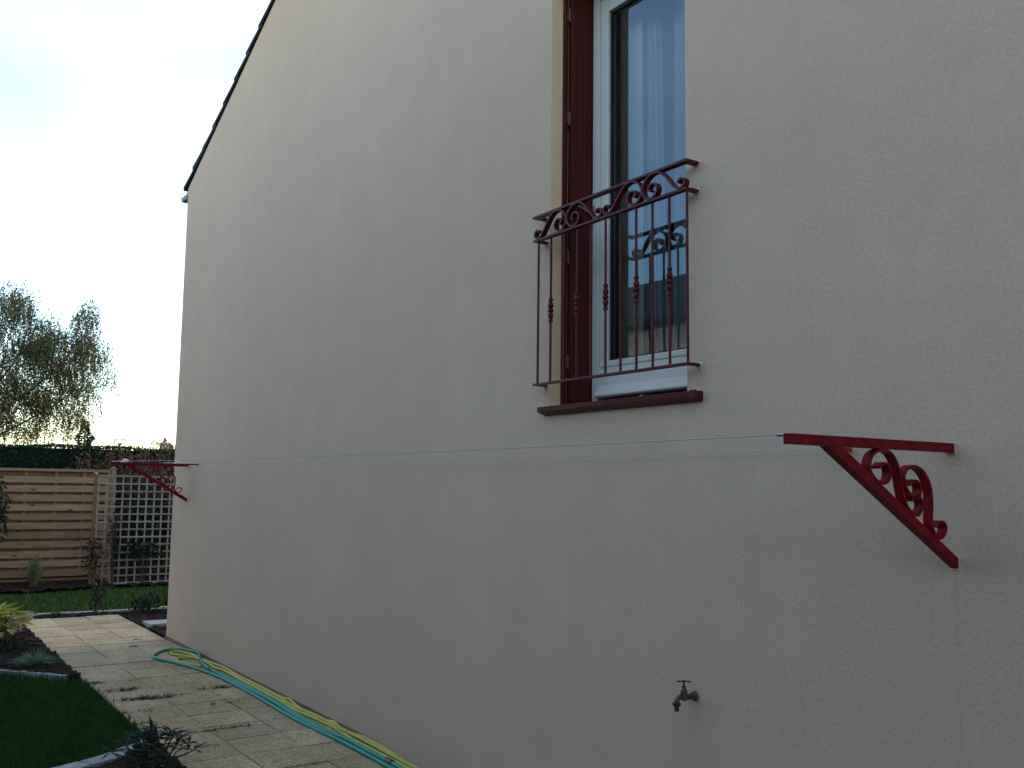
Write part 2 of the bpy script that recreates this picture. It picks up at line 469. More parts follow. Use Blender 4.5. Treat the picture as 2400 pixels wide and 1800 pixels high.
W['hedge'] = leaf_mat('hedge_leaf', (.010, .026, .012), (.030, .062, .022), .2, 3)
W['hedgecore'] = mat('hedge_core', (.010, .016, .009), .95, .1)
W['conifer'] = leaf_mat('conifer_needle', (.018, .032, .026), (.04, .06, .045), .15, 2)
W['climber'] = leaf_mat('climber_leaf', (.010, .020, .012), (.032, .05, .025), .25, 6)
W['bluegreen'] = leaf_mat('dark_shrub_leaf', (.008, .015, .009), (.025, .040, .022), .2, 5)
W['seed'] = leaf_mat('brown_seedhead', (.09, .045, .030), (.20, .105, .065), .2, 5)
W['hydra'] = leaf_mat('hydrangea_leaf', (.20, .25, .025), (.46, .46, .07), .35, 7)
W['petal'] = leaf_mat('faded_flower', (.30, .20, .17), (.52, .44, .36), .3, 25)
W['tuft'] = leaf_mat('blue_grass_blade', (.10, .16, .07), (.25, .33, .17), .3, 15)
W['phorm'] = leaf_mat('striped_blade', (.055, .075, .035), (.22, .22, .12), .3, 20)
W['weed'] = leaf_mat('weed_leaf', (.045, .06, .022), (.11, .125, .05), .3, 15)
W['hell'] = leaf_mat('dark_glossy_leaf', (.006, .016, .007), (.022, .040, .018), .15, 10, .6)
W['yflower'] = mat('yellow_petal', (.75, .50, .02), .6)
W['farwall'] = mat('far_cream_brick', (.50, .42, .30), .9, .2, var=.12, vscale=2)
W['terracotta'] = mat('terracotta', (.36, .13, .07), .8, .2, var=.15)
W['farroof'] = mat('neighbour_slate', (.05, .05, .055), .7, .3, var=.2, vscale=2)
W['nwall'] = mat('neighbour_render', (.48, .45, .40), .9, .2, var=.06, vscale=1)
W['darkglass'] = mat('far_window_glass', (.02, .022, .025), .1, .5)

# ================================================================== SETTING
RISE = .4204                       # slope of the gable
XL, XR, XRIDGE, ZE = -11.15, 2.15, -4.5, 5.062
ZR = ZE + (XRIDGE - XL)*RISE
def ztop(x): return ZE + (min(x - XL, XR - x))*RISE
WX0, WX1, WZ0, WZ1 = -4.06, -3.046, 2.06, 4.42   # window opening
DEPTH = 9.0

g = MB(); g.add([(-700,-700,-.04),(700,-700,-.04),(700,700,-.04),(-700,700,-.04)], [(0,1,2,3)])
tag(obj('ground', g, W['ground'], at=(0,0,-.04)), kind='structure')

# --- paved path along the wall: bedding sheet and slabs one by one
PX0, PITCH_X, ROWS = -13.455, .405, 38
PX1 = PX0 + ROWS*PITCH_X
p = MB(); p.box(PX0, PX1, -1.20, -.012, -.09, -.012)
path = tag(obj('path', p, W['joint']), kind='structure')
slab_src = []
for k in range(5):
    m_ = MB(); w = .390
    m_.box(-w/2, w/2, -w/2, w/2, -.035, 0)
    s = obj('paving_slab', m_, W['paving'], bevel=.004, at=(0,0,0))
    rr = random.Random(k)
    for v in s.data.vertices:
        v.co.x += rr.uniform(-.0018, .0018); v.co.y += rr.uniform(-.0018, .0018); v.co.z += rr.uniform(-.0012, .0012)
    slab_src.append(s)
first = set()
for i in range(ROWS):
    for j in range(3):
        x = PX0 + (i+.5)*PITCH_X; y = -.012 - .198 - j*.3965
        if j == 2 and False: continue
        a = (x + random.uniform(-.002,.002), y + random.uniform(-.002,.002), random.uniform(-.003,.003))
        r = (random.uniform(-.006,.006), random.uniform(-.006,.006), random.uniform(-.006,.006))
        k = random.randrange(5)
        if k not in first:
            first.add(k); s = slab_src[k]; s.parent = path
            s.location = Vector(a) - Vector(path.location); s.rotation_euler = r
        else:
            copy_obj(slab_src[k], path, a, r)

# --- soil beds
def soil_patch(name, poly, z0, amp, res=.05, seed=0, edge=.03):
    """bumpy soil over a convex polygon"""
    xs = [q[0] for q in poly]; ys = [q[1] for q in poly]
    nx = max(2, int((max(xs)-min(xs))/res)); ny = max(2, int((max(ys)-min(ys))/res))
    rg = np.random.default_rng(seed)
    h = rg.random((nx+1, ny+1))
    h = (h + np.roll(h,1,0) + np.roll(h,1,1) + np.roll(h,-1,0))/4*1.0 + .35*rg.random((nx+1, ny+1))
    def inside(x, y):
        n = len(poly); c = False
        for i in range(n):
            x1, y1 = poly[i]; x2, y2 = poly[(i+1) % n]
            if (y1 > y) != (y2 > y) and x < (x2-x1)*(y-y1)/(y2-y1)+x1: c = not c
        return c
    mb = MB(); idx = {}
    for i in range(nx+1):
        for j in range(ny+1):
            x = min(xs)+(max(xs)-min(xs))*i/nx; y = min(ys)+(max(ys)-min(ys))*j/ny
            idx[i,j] = len(mb.v)
            b = 1 if 0 < i < nx and 0 < j < ny else 0
            mb.v.append((x + b*rg.uniform(-.3,.3)*res, y + b*rg.uniform(-.3,.3)*res, z0 + amp*(h[i,j]-.5)))
    for i in range(nx):
        for j in range(ny):
            x = min(xs)+(max(xs)-min(xs))*(i+.5)/nx; y = min(ys)+(max(ys)-min(ys))*(j+.5)/ny
            if inside(x, y):
                mb.f.append((idx[i,j], idx[i+1,j], idx[i+1,j+1], idx[i,j+1])); mb.m.append(0)
    o = obj(name, mb, W['soil'], recalc=False)
    return tag(o, kind='structure')

soil_patch('soil_bed', [(-13.45,-1.205),(-9.20,-1.205),(-9.36,-1.34),(-9.9,-1.76),(-10.6,-2.6),(-13.6,-3.0),(-13.6,-1.205)], .012, .07, .045, 1)
soil_patch('soil_bed', [(-6.60,-1.21),(-3.6,-1.21),(-3.6,-2.7),(-6.15,-2.7),(-6.28,-1.80),(-6.45,-1.5)], .012, .06, .045, 2)
soil_patch('soil_bed', [(-13.62,.0),(-11.12,.0),(-11.12,2.6),(-13.62,2.6)], .0, .06, .05, 3)
soil_patch('soil_bed', [(-19.7,-3.4),(-16.55,-3.4),(-16.45,-.6),(-16.75,.4),(-16.85,4.5),(-19.7,4.5)], .03, .09, .07, 4)
soil_patch('soil_bed', [(-13.70,-1.3),(-13.45,-1.3),(-13.45,.05),(-13.70,.05)], .0, .05, .04, 5)

# --- lawns: blades of grass, nobody could count them
def grass(name, n, sampler, h, w, material, z=-.03, seed=0, lean=.5):
    rg = np.random.default_rng(seed)
    mb = MB(); c = 0
    while c < n:
        x, y = sampler(rg)
        if x is None: continue
        hh = h*rg.uniform(.55, 1.25); a = rg.uniform(0, 6.283); la = rg.uniform(0, 6.283); l = hh*lean*rg.uniform(.1, 1)
        ww = w*rg.uniform(.7, 1.3)
        dx, dy = math.cos(a)*ww, math.sin(a)*ww; lx, ly = math.cos(la)*l, math.sin(la)*l
        mb.add([(x-dx,y-dy,z),(x+dx,y+dy,z),(x+dx*.7+lx*.35,y+dy*.7+ly*.35,z+hh*.6),(x-dx*.7+lx*.35,y-dy*.7+ly*.35,z+hh*.6),(x+lx,y+ly,z+hh)],
               [(0,1,2,3),(3,2,4)])
        c += 1
    return tag(obj(name, mb, material, recalc=False), kind='stuff')
def bed1(x):   # y of the bed edge curve
    return np.interp(x, [-10.6,-9.9,-9.6,-9.33,-9.15], [-2.6,-1.76,-1.52,-1.32,-1.2])
def near_lawn(rg):
    x, y = rg.uniform(-10.6, -6.1), rg.uniform(-3.0, -1.165)
    if y > -1.2 and rg.random() < .75: return None, None
    if x < -9.15 and y > bed1(x) - .02: return None, None
    xe = np.interp(y, [-2.7,-1.80,-1.5,-1.33,-1.2], [-6.22,-6.38,-6.55,-6.70,-6.74])
    if x > xe: return None, None
    return x, y
grass('lawn', 30000, near_lawn, .062, .0028, W['blade'], seed=1)
def far_lawn(rg):
    x, y = rg.uniform(-16.75, -13.84), rg.uniform(-2.6, 3.4)
    if x < np.interp(y, [-2.6,-.6,.4,3.4], [-16.5,-16.45,-16.75,-16.85]): return None, None
    return x, y
grass('lawn', 20000, far_lawn, .06, .006, W['blade'], seed=2)

# --- edging stones
def edging(name, label, pts, w, h, n, gap=.012, z=-.03):
    th = thing(name, label, 'edging', (pts[0][0], pts[0][1], z))
    P = catmull(pts, 10)
    L = [0]
    for a, b in zip(P, P[1:]): L.append(L[-1] + math.hypot(b[0]-a[0], b[1]-a[1]))
    def at_(s): return np.array([np.interp(s, L, [q[0] for q in P]), np.interp(s, L, [q[1] for q in P])])
    st = L[-1]/n
    for i in range(n):
        s0, s1 = i*st + gap/2, (i+1)*st - gap/2
        mb = MB(); vs = []; K = 4
        dz = random.uniform(-.006,.006)
        for k in range(K+1):
            s = s0 + (s1-s0)*k/K; q = at_(s); d = at_(min(s+.01, L[-1])) - at_(max(s-.01, 0)); d /= (np.hypot(*d) or 1)
            nrm = np.array([-d[1], d[0]])*w/2
            for sg, zz in ((1, z-.05), (1, z+h+dz), (-1, z+h+dz), (-1, z-.05)):
                e = q + nrm*sg; vs.append((e[0], e[1], zz))
        fs = []
        for k in range(K):
            for c in range(4):
                c2 = (c+1) % 4; fs.append((k*4+c, k*4+c2, k*4+4+c2, k*4+4+c))
        fs += [(0,1,2,3), (K*4+3,K*4+2,K*4+1,K*4)]
        mb.add(vs, fs)
        obj('edging_stone', mb, W['kerb'], th, bevel=.006)
    return th
edging('border_edging', 'straight row of pale edging stones between the far lawn and the path end', [(-13.77,-2.2),(-13.76,-1.0),(-13.74,0),(-13.72,1.6)], .09, .055, 9)
edging('border_edging', 'thin curved stone edging between the lawn and the ornamental grass bed', [(-10.55,-2.58),(-10.2,-2.12),(-9.9,-1.77),(-9.6,-1.53),(-9.3,-1.32)], .05, .05, 7)
edging('border_edging', 'broad pale curved edging round the dark leafy plant at the bottom edge', [(-6.18,-2.5),(-6.26,-2.0),(-6.36,-1.72),(-6.46,-1.52),(-6.60,-1.34),(-6.68,-1.24)], .13, .06, 5)
edging('border_edging', 'pale concrete strip crossing the soil from path to house corner', [(-12.2,.03),(-12.2,.6),(-12.2,1.6)], .36, .075, 3)

# ================================================================== HOUSE
house = thing('house', 'cream rendered house with tall gable wall, dark tiled roof and red window trim', 'house', (XRIDGE, DEPTH/2, 0))
wl = MB()
zl, zr_ = ztop(WX0), ztop(WX1)
def wall_face(pts): wl.add(pts, [tuple(range(len(pts)))])
wall_face([(XL,0,-.05),(WX0,0,-.05),(WX0,0,WZ0),(WX0,0,WZ1),(WX0,0,ztop(WX0)),(XRIDGE,0,ZR),(XL,0,ZE)])
wall_face([(WX1,0,-.05),(XR,0,-.05),(XR,0,ZE),(WX1,0,ztop(WX1)),(WX1,0,WZ1),(WX1,0,WZ0)])
wall_face([(WX0,0,-.05),(WX1,0,-.05),(WX1,0,WZ0),(WX0,0,WZ0)])
wall_face([(WX0,0,WZ1),(WX1,0,WZ1),(WX1,0,ztop(WX1)),(WX0,0,ztop(WX0))])
R0 = .36
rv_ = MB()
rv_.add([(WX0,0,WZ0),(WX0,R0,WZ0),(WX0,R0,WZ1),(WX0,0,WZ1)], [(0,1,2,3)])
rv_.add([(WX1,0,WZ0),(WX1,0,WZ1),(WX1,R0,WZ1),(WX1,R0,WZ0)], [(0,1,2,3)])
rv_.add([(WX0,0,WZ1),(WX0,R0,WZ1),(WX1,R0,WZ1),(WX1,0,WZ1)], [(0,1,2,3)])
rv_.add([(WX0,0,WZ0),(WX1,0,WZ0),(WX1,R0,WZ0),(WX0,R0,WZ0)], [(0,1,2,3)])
wall_face([(XL,0,-.05),(XL,0,ZE),(XL,DEPTH,ZE),(XL,DEPTH,-.05)])
wall_face([(XR,0,-.05),(XR,DEPTH,-.05),(XR,DEPTH,ZE),(XR,0,ZE)])
wall_face([(XL,DEPTH,-.05),(XL,DEPTH,ZE),(XRIDGE,DEPTH,ZR),(XR,DEPTH,ZE),(XR,DEPTH,-.05)])
obj('wall', wl, W['render'], house, recalc=False)
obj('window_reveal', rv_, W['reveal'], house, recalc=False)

# roof: battened slab with a verge of tiles laid one by one
rf = MB()
OVX = .09
def rz(x): return ztop(x) if XL <= x <= XR else ZE + ((x-XL) if x < XL else (XR-x))*RISE
for xa, xb in ((XL-OVX, XRIDGE), (XR+OVX, XRIDGE)):
    za, zb = rz(xa)+.002, ZR+.002
    y0, y1 = .012, DEPTH+.02
    rf.add([(xa,y0,za),(xb,y0,zb),(xb,y1,zb),(xa,y1,za),(xa,y0,za+.014),(xb,y0,zb+.014),(xb,y1,zb+.014),(xa,y1,za+.014)],
           [(0,1,2,3),(4,5,6,7),(0,1,5,4),(1,2,6,5),(2,3,7,6),(3,0,4,7)])
roof = obj('roof', rf, W['tile'], house)
ang = math.atan(RISE)
ts = MB()
ts.add([(-.23,-.022,0),(.23,-.022,0),(.23,.24,0),(-.23,.24,0),(-.23,-.022,.042),(.23,-.022,.028),(.23,.24,.028),(-.23,.24,.042)],
       [(0,3,2,1),(4,5,6,7),(0,1,5,4),(1,2,6,5),(2,3,7,6),(3,0,4,7)])
tsrc = obj('roof_tile', ts, W['tile'], roof, bevel=.006, at=(0,0,0))
cnt = 0
for side in (0, 1):
    for i in range(19):
        s = -.02 + i*.375
        x = XL - OVX + s*math.cos(ang) + .20
        if x > XRIDGE: break
        z = rz(x) + (.036 if i == 0 else .016)
        thick = 1.9 if (i == 1 and side == 0) else 1.25
        at_ = (x, .0, z) if side == 0 else (2*XRIDGE - x + 0, .0, z)
        rot = (0, -ang + .055 + random.uniform(-.012,.012), 0) if side == 0 else (0, ang + .03, math.pi)
        if side == 1: at_ = (at_[0], .21, at_[2]); rot = (0, -ang + .055, math.pi)
        if cnt == 0:
            tsrc.location = Vector(at_) - world_loc(roof); tsrc.rotation_euler = rot; t_ = tsrc
        else:
            t_ = copy_obj(tsrc, roof, at_, rot)
        t_.scale = (1, 1, thick)
        cnt += 1
# gutter along the left eave, its end showing past the corner
gt = MB()
gx, gz, gr = XL-.15, 4.995, .062
prof = [(gx + gr*math.cos(a), gz + gr*math.sin(a)) for a in np.linspace(math.pi, 2*math.pi, 11)]
y0, y1 = -.02, DEPTH
vs = [(x, y, z) for y in (y0, y1) for x, z in prof]
fs = [(i, i+1, i+12, i+11) for i in range(10)]
gt.add(vs, fs)
gt.add([(x, y0, z) for x, z in prof], [tuple(range(11))])
gt.tube([(gx-gr, y0, gz), (gx-gr, y1, gz)], .009, 6)
gt.box(gx+gr, XL+.0, y0+.004, y1, gz-.055, gz+.002)
obj('gutter', gt, W['zinc'], house)

# skirting strip at the foot of the wall
st = MB(); st.box(-11.16, -6.0, -.010, -.001, -.02, .028)
obj('plinth_strip', st, W['strip'], house)

# ---- window
win = bpy.data.objects.new('window', None); COL.objects.link(win); win.parent = house
win.location = Vector(((WX0+WX1)/2, .28, 2.1)) - world_loc(house)
FY = .25
fr = MB()
fr.box(WX0+.002, -3.952, FY-.012, FY+.06, 2.10, 4.41)           # left stile
fr.box(-3.13, WX1-.002, FY-.012, FY+.06, 2.10, 4.41)
fr.box(-3.952, -3.13, FY-.012, FY+.06, 4.335, 4.41)
obj('frame', fr, W['white'], win, bevel=.005)
fb = MB()
prof2 = [(FY+.06,2.155),(FY-.036,2.155),(FY-.042,2.162),(FY-.040,2.172),(FY-.024,2.192),(FY-.012,2.215),(FY-.008,2.30),(FY-.008,2.309),(FY+.06,2.309)]
a = [(-3.951, y, z) for y, z in prof2]; b = [(WX1-.01, y, z) for y, z in prof2]
n = len(prof2)
fb.add(a+b, [(i, (i+1) % n, n+(i+1) % n, n+i) for i in range(n)] + [tuple(range(n-1,-1,-1)), tuple(range(n, 2*n))])
obj('threshold', fb, W['white'], win)
fs_ = MB(); fs_.box(-3.985, WX1-.01, FY-.006, FY+.03, 2.102, 2.138); fs_.box(-3.62, -3.60, FY-.016, FY-.006, 2.102, 2.15)
obj('seal_strip', fs_, W['white'], win)
sh = MB()
sh.box(-3.949, -3.884, FY-.004, FY+.055, 2.313, 4.330)
sh.box(-3.20, -3.135, FY-.004, FY+.055, 2.313, 4.330)
sh.box(-3.884, -3.20, FY-.004, FY+.055, 2.313, 2.345)
sh.box(-3.884, -3.20, FY-.004, FY+.055, 4.245, 4.330)
obj('sash', sh, W['white'], win, bevel=.006)
gk = MB()
gk.box(-3.884, -3.874, FY+.012, FY+.03, 2.345, 4.245); gk.box(-3.21, -3.20, FY+.012, FY+.03, 2.345, 4.245)
gk.box(-3.874, -3.21, FY+.012, FY+.03, 2.345, 2.353); gk.box(-3.874, -3.21, FY+.012, FY+.03, 4.235, 4.245)
obj('gasket', gk, W['rubber'], win)
gl = MB(); gl.add([(-3.874,FY+.02,2.353),(-3.21,FY+.02,2.353),(-3.21,FY+.02,4.235),(-3.874,FY+.02,4.235)], [(0,1,2,3)])
obj('pane', gl, W['glass'], win, recalc=False)
# window stay with its two prongs
hk = MB()
hk.tube(catmull([(-3.985,.235,3.145),(-3.985,.20,3.15),(-3.99,.165,3.165),(-3.995,.135,3.175)],4), .006, 6)
hk.box(-3.99, -3.98, .225, .238, 3.10, 3.19)
obj('stay_hook', hk, W['steel'], win)
# sill
sl = MB()
sp = [(-.042,2.073),(-.044,2.100),(.236,2.106),(.236,2.062),(0.0,2.056),(-.006,2.056)]
a = [(-4.104 + (.022 if i >= 4 else 0), y, z) for i, (y, z) in enumerate(sp)]; b = [(-2.952, y, z) for y, z in sp]
n = len(sp)
sl.add(a+b, [(i, (i+1) % n, n+(i+1) % n, n+i) for i in range(n)] + [tuple(range(n-1,-1,-1)), tuple(range(n, 2*n))])
sl.box(-2.985, -2.950, -.047, -.041, 2.071, 2.104)
obj('window_sill', sl, W['maroon'], house, bevel=.0015)

# ---- folding shutter stacked in the reveal
shut = bpy.data.objects.new('shutter', None); COL.objects.link(shut); shut.parent = house
shut.location = Vector((-4.03, .18, 2.11)) - world_loc(house)
pst = MB(); pst.box(-4.058, -4.036, .072, .094, 2.108, 4.40)
obj('post', pst, W['redwood'], shut, bevel=.002)
bk = MB(); bk.box(-4.058, -4.034, .112, .236, 2.112, 4.395)
obj('back_leaf', bk, W['redwood'], shut, bevel=.002)
yy = .104
for k, w_ in enumerate((.034, .034, .032, .03)):
    bd = MB(); bd.box(-4.030, -4.006, yy, yy + w_ - .0025, 2.114, 4.395); yy += w_
    obj('board', bd, W['redwood'], shut, bevel=.0022)
ej = MB(); ej.box(-4.031, -4.000, .234+.0005, .2375, 2.114, 4.395)
obj('edge_bead', ej, W['redwood'], shut)
hsrc = None
for z in (2.30, 2.86, 3.62, 4.20):
    hg = MB(); hg.lathe((-4.030, .099, z), (0,0,1), [(0,.004),(.002,.006),(.035,.006),(.037,.007),(.039,.006),(.075,.006),(.077,.004)], 8)
    hg.box(-4.036, -4.031, .084, .103, z+.012, z+.064)
    obj('hinge', hg, W['brass'], shut)

# ---- room behind the pane
rm = MB(); x0, x1, y0, y1, z0, z1 = -6.2, -1.2, R0, 4.2, 1.95, 4.62
rm.add([(x0,y0,z0),(x1,y0,z0),(x1,y1,z0),(x0,y1,z0),(x0,y0,z1),(x1,y0,z1),(x1,y1,z1),(x0,y1,z1)],
       [(0,1,2,3),(4,7,6,5),(1,5,6,2),(2,6,7,3),(3,7,4,0)])
rm.add([(x0,y0,z0),(WX0,y0,z0),(WX0,y0,z1),(x0,y0,z1)], [(0,1,2,3)])
rm.add([(WX1,y0,z0),(x1,y0,z0),(x1,y0,z1),(WX1,y0,z1)], [(0,1,2,3)])
rm.add([(WX0,y0,z0),(WX1,y0,z0),(WX1,y0,WZ0),(WX0,y0,WZ0)], [(0,1,2,3)])
rm.add([(WX0,y0,WZ1),(WX1,y0,WZ1),(WX1,y0,z1),(WX0,y0,z1)], [(0,1,2,3)])
obj('room_wall', rm, W['interior'], house, recalc=False)

def curtain(name, label, x_top, x_bot, y, z0, z1, waves, amp, material):
    mb = MB(); nx, nz = 90, 14; vs = []
    for j in range(nz+1):
        f = j/nz; z = z1 + (z0-z1)*f
        xa = x_top[0] + (x_bot[0]-x_top[0])*f**1.4; xb = x_top[1] + (x_bot[1]-x_top[1])*f**1.4
        for i in range(nx+1):
            u = i/nx
            yw = amp*(math.sin(u*waves*6.283 + .5*math.sin(f*3)) + .45*math.sin(u*waves*2.3*6.283+1.3))*(0.55+.45*f)
            vs.append((xa+(xb-xa)*u, y+yw, z))
    fs = [(j*(nx+1)+i, j*(nx+1)+i+1, (j+1)*(nx+1)+i+1, (j+1)*(nx+1)+i) for j in range(nz) for i in range(nx)]
    mb.add(vs, fs)
    return tag(obj(name, mb, material, smooth=True, recalc=False), label, 'curtain')
curtain('sheer_curtain', 'white sheer curtain behind the left half of the tall window pane', (-3.86,-3.70), (-3.86,-3.63), .455, 2.03, 4.50, 3.5, .014, W['sheer'])
curtain('sheer_curtain', 'white sheer curtain with gathered folds at the right side of the window pane', (-3.62,-3.02), (-3.66,-3.02), .475, 2.03, 4.50, 6, .018, W['sheer'])
curtain('drape', 'dark beige drape hanging inside at the left edge of the window pane', (-4.20,-3.80), (-4.20,-3.79), .415, 2.0, 4.55, 5, .014, W['drape'])

# ================================================================== RAILING
rail = thing('window_railing', 'dark red wrought iron railing with scrolls in front of the tall window', 'railing', (-3.54, -.08, 2.2))
RO = -.08
def frame_bar(name, z, xa, xb, w, h):
    mb = MB()
    # a flat bar along the wall, bent back to the wall at both ends
    pts = [(xa, -.001), (xa, RO), (xb, RO), (xb, -.001)]
    o_, i_ = [], []
    vs = []
    inner = [(xa+w, -.001), (xa+w, RO+w), (xb-w, RO+w), (xb-w, -.001)]
    outer = [(xa, -.001), (xa, RO), (xb, RO), (xb, -.001)]
    for zz in (z-h/2, z+h/2):
        vs += [(x, y, zz) for x, y in outer] + [(x, y, zz) for x, y in inner]
    fs = []
    for i in range(3):
        fs += [(i, i+1, 4+i+1, 4+i), (8+i, 8+4+i, 8+4+i+1, 8+i+1), (i, 8+i, 8+i+1, i+1), (4+i, 4+i+1, 12+i+1, 12+i)]
    fs += [(0, 4, 12, 8), (3, 11, 15, 7)]
    mb.add(vs, fs)
    return obj(name, mb, W['maroon'], rail, bevel=.0015)
frame_bar('top_rail', 3.098, -4.112, -2.962, .036, .012)
frame_bar('middle_rail', 2.972, -4.105, -2.962, .028, .012)
frame_bar('bottom_rail', 2.213, -4.095, -2.962, .024, .012)
plug = []
for (x, z) in ((-4.098,3.098),(-2.978,3.098),(-4.095,2.972),(-2.976,2.972),(-4.086,2.213),(-2.974,2.213)):
    pl = MB(); pl.lathe((x, 0.001, z), (0,-1,0), [(0,.017),(.003,.016),(.005,.012)], 10)
    obj('wall_plug', pl, W['filler'], rail)
YB = RO + .012
bars_x = [-4.066 + i*.1096 for i in range(11)]
kp = [(0,.006),(.0,.011),(.008,.0125),(.014,.011),(.018,.0085),(.028,.0125),(.040,.015),(.047,.012),(.051,.0085),(.055,.013),(.062,.0155),(.068,.013),(.072,.0085),(.077,.012),(.086,.0150),(.098,.0125),(.107,.0085),(.111,.011),(.118,.0125),(.125,.011),(.125,.006)]
for i, x in enumerate(bars_x):
    mb = MB(); mb.tube([(x, YB, 2.218), (x, YB, 2.967)], .0062, 8)
    bo = obj('baluster', mb, W['maroon'], rail, smooth='auto')
    if i in (1, 3, 5, 7, 9):
        kb = MB(); kb.lathe((x, YB, 2.522), (0,0,1), kp, 12)
        obj('knuckle', kb, W['maroon'], bo, smooth='auto')
SC = [(.046,.030),(.036,.044),(.020,.045),(.008,.030),(.013,.012),(.032,.005),(.056,.012),(.082,.040),(.112,.078),(.142,.106),(.178,.1165),(.215,.106),(.243,.076),(.247,.044),(.230,.014),(.200,.004),(.170,.018),(.162,.045),(.178,.068),(.203,.066),(.212,.048),(.200,.038)]
SC = catmull(SC, 5)
for k in range(4):
    xa = -4.098 + k*.2835; flip = k % 2 == 1
    base = xa if not flip else xa + .2835
    if k in (0, 2): sx = 1.13
    else: sx = -1.13
    mb = MB()
    mb.ribbon(SC, lambda a, b, c, base=base, sx=sx: (base + a*sx, YB + c, 2.976 + b), .029, .0085)
    obj('scroll', mb, W['maroon'], rail, smooth='auto')

# ================================================================== CLOTHES LINE
S1 = [(-.395,1.757),(-.375,1.770),(-.352,1.765),(-.341,1.745),(-.350,1.720),(-.378,1.709),(-.415,1.722),(-.440,1.752),(-.432,1.786),(-.405,1.805),(-.371,1.811),(-.333,1.800),(-.304,1.766),(-.290,1.722),(-.278,1.675),(-.258,1.636),(-.216,1.613),(-.190,1.628),(-.182,1.650),(-.197,1.671),(-.222,1.672),(-.234,1.658)]
S2 = [(-.250,1.706),(-.232,1.719),(-.206,1.718),(-.190,1.700),(-.195,1.678),(-.218,1.666),(-.248,1.680),(-.271,1.712),(-.268,1.744),(-.242,1.761),(-.213,1.764),(-.172,1.748),(-.140,1.706),(-.133,1.650),(-.138,1.592),(-.124,1.558),(-.097,1.540),(-.072,1.552),(-.061,1.573),(-.073,1.590),(-.098,1.592),(-.112,1.577)]
S1, S2 = catmull(S1, 5), catmull(S2, 5)
def bracket(label, X, dz, sgn):
    th = thing('line_bracket', label, 'bracket', (X, 0, 1.45+dz), 'wall brackets of the clothes line')
    mb = MB(); mb.box(X-.015, X+.015, -.790, -.002, 1.814+dz, 1.844+dz)
    obj('arm', mb, W['red'], th, bevel=.002)
    mb = MB()
    pr = [(-.637,1.8135),(-.568,1.8135),(-.002,1.4765),(-.002,1.442)]
    pr = [(y, z+dz) for y, z in pr]
    mb.add([(X-.015,y,z) for y,z in pr]+[(X+.015,y,z) for y,z in pr], [(0,1,2,3),(7,6,5,4),(0,4,5,1),(1,5,6,2),(2,6,7,3),(3,7,4,0)])
    obj('strut', mb, W['red'], th, bevel=.002)
    for S in (S1, S2):
        mb = MB(); mb.ribbon(S, lambda a, b, c: (X + c, a, b + dz), .030, .008)
        obj('scroll', mb, W['red'], th, smooth='auto')
    mb = MB(); mb.bar((X + sgn*.016, -.74, 1.832+dz), (X + sgn*.385, -.003, 1.832+dz), .012, .014)
    obj('brace', mb, W['red'], th)
    for y0_, z0_ in ((0, 1.829), (0, 1.459)):
        mb = MB(); mb.box(X-.0175, X+.0185, -.0035, .001, z0_+dz-.020, z0_+dz+.019)
        obj('fixing_plate', mb, W['filler'], th)
    return th
bR = bracket('large red scrolled wall bracket on the right, nearest the camera', -1.835, 0.0, -1)
bL = bracket('distant red scrolled wall bracket near the house corner, holding white line tighteners', -10.60, .052, 1)
line = thing('clothes_line', 'thin white twin clothes line stretched along the cream wall between two brackets', 'clothes line', (-6.2, -.4, 1.85))
def sag(a, b, s, n=24):
    a, b = Vector(a), Vector(b)
    return [a.lerp(b, i/n) - Vector((0,0,4*s*(i/n)*(1-i/n))) for i in range(n+1)]
mb = MB(); mb.tube(sag((-1.852,-.783,1.841),(-10.58,-.655,1.912),.02), .0019, 5); mb.tube([(-10.60,-.655,1.912),(-10.60,-.775,1.903)], .006, 5)
obj('cord', mb, W['cord'], line, smooth=True)
mb = MB(); mb.tube(sag((-2.215,-.028,1.838),(-10.58,-.135,1.905),.02), .0017, 5); mb.tube([(-10.60,-.135,1.905),(-10.60,-.26,1.900)], .006, 5)
obj('cord', mb, W['cord'], line, smooth=True)
for y in (-.635, -.105):
    tg = thing('line_tightener', 'white plastic line tightener at the %s end of the distant bracket arm' % ('outer' if y < -.3 else 'wall'), 'line tightener', (-10.60, y, 1.896), 'white line tighteners')
    mb = MB(); mb.box(-10.618, -10.582, y-.030, y+.002, 1.8965, 1.935)
    obj('body', mb, W['plastic'], tg, bevel=.004)
    mb = MB(); mb.lathe((-10.605, y+.004, 1.915), (1,0,0), [(0,.012),(.004,.014),(.03,.014),(.034,.012)], 10)
    obj('drum', mb, W['plastic'], tg, smooth='auto')
    mb = MB(); mb.box(-10.612, -10.588, y-.055, y-.030, 1.8965, 1.910)
    obj('lever', mb, W['plastic'], tg)
kn = MB(); kn.tube([(-1.849,-.783,1.841),(-1.875,-.783,1.8412)], .0055, 6)
obj('end_hook', kn, W['steel'], line)

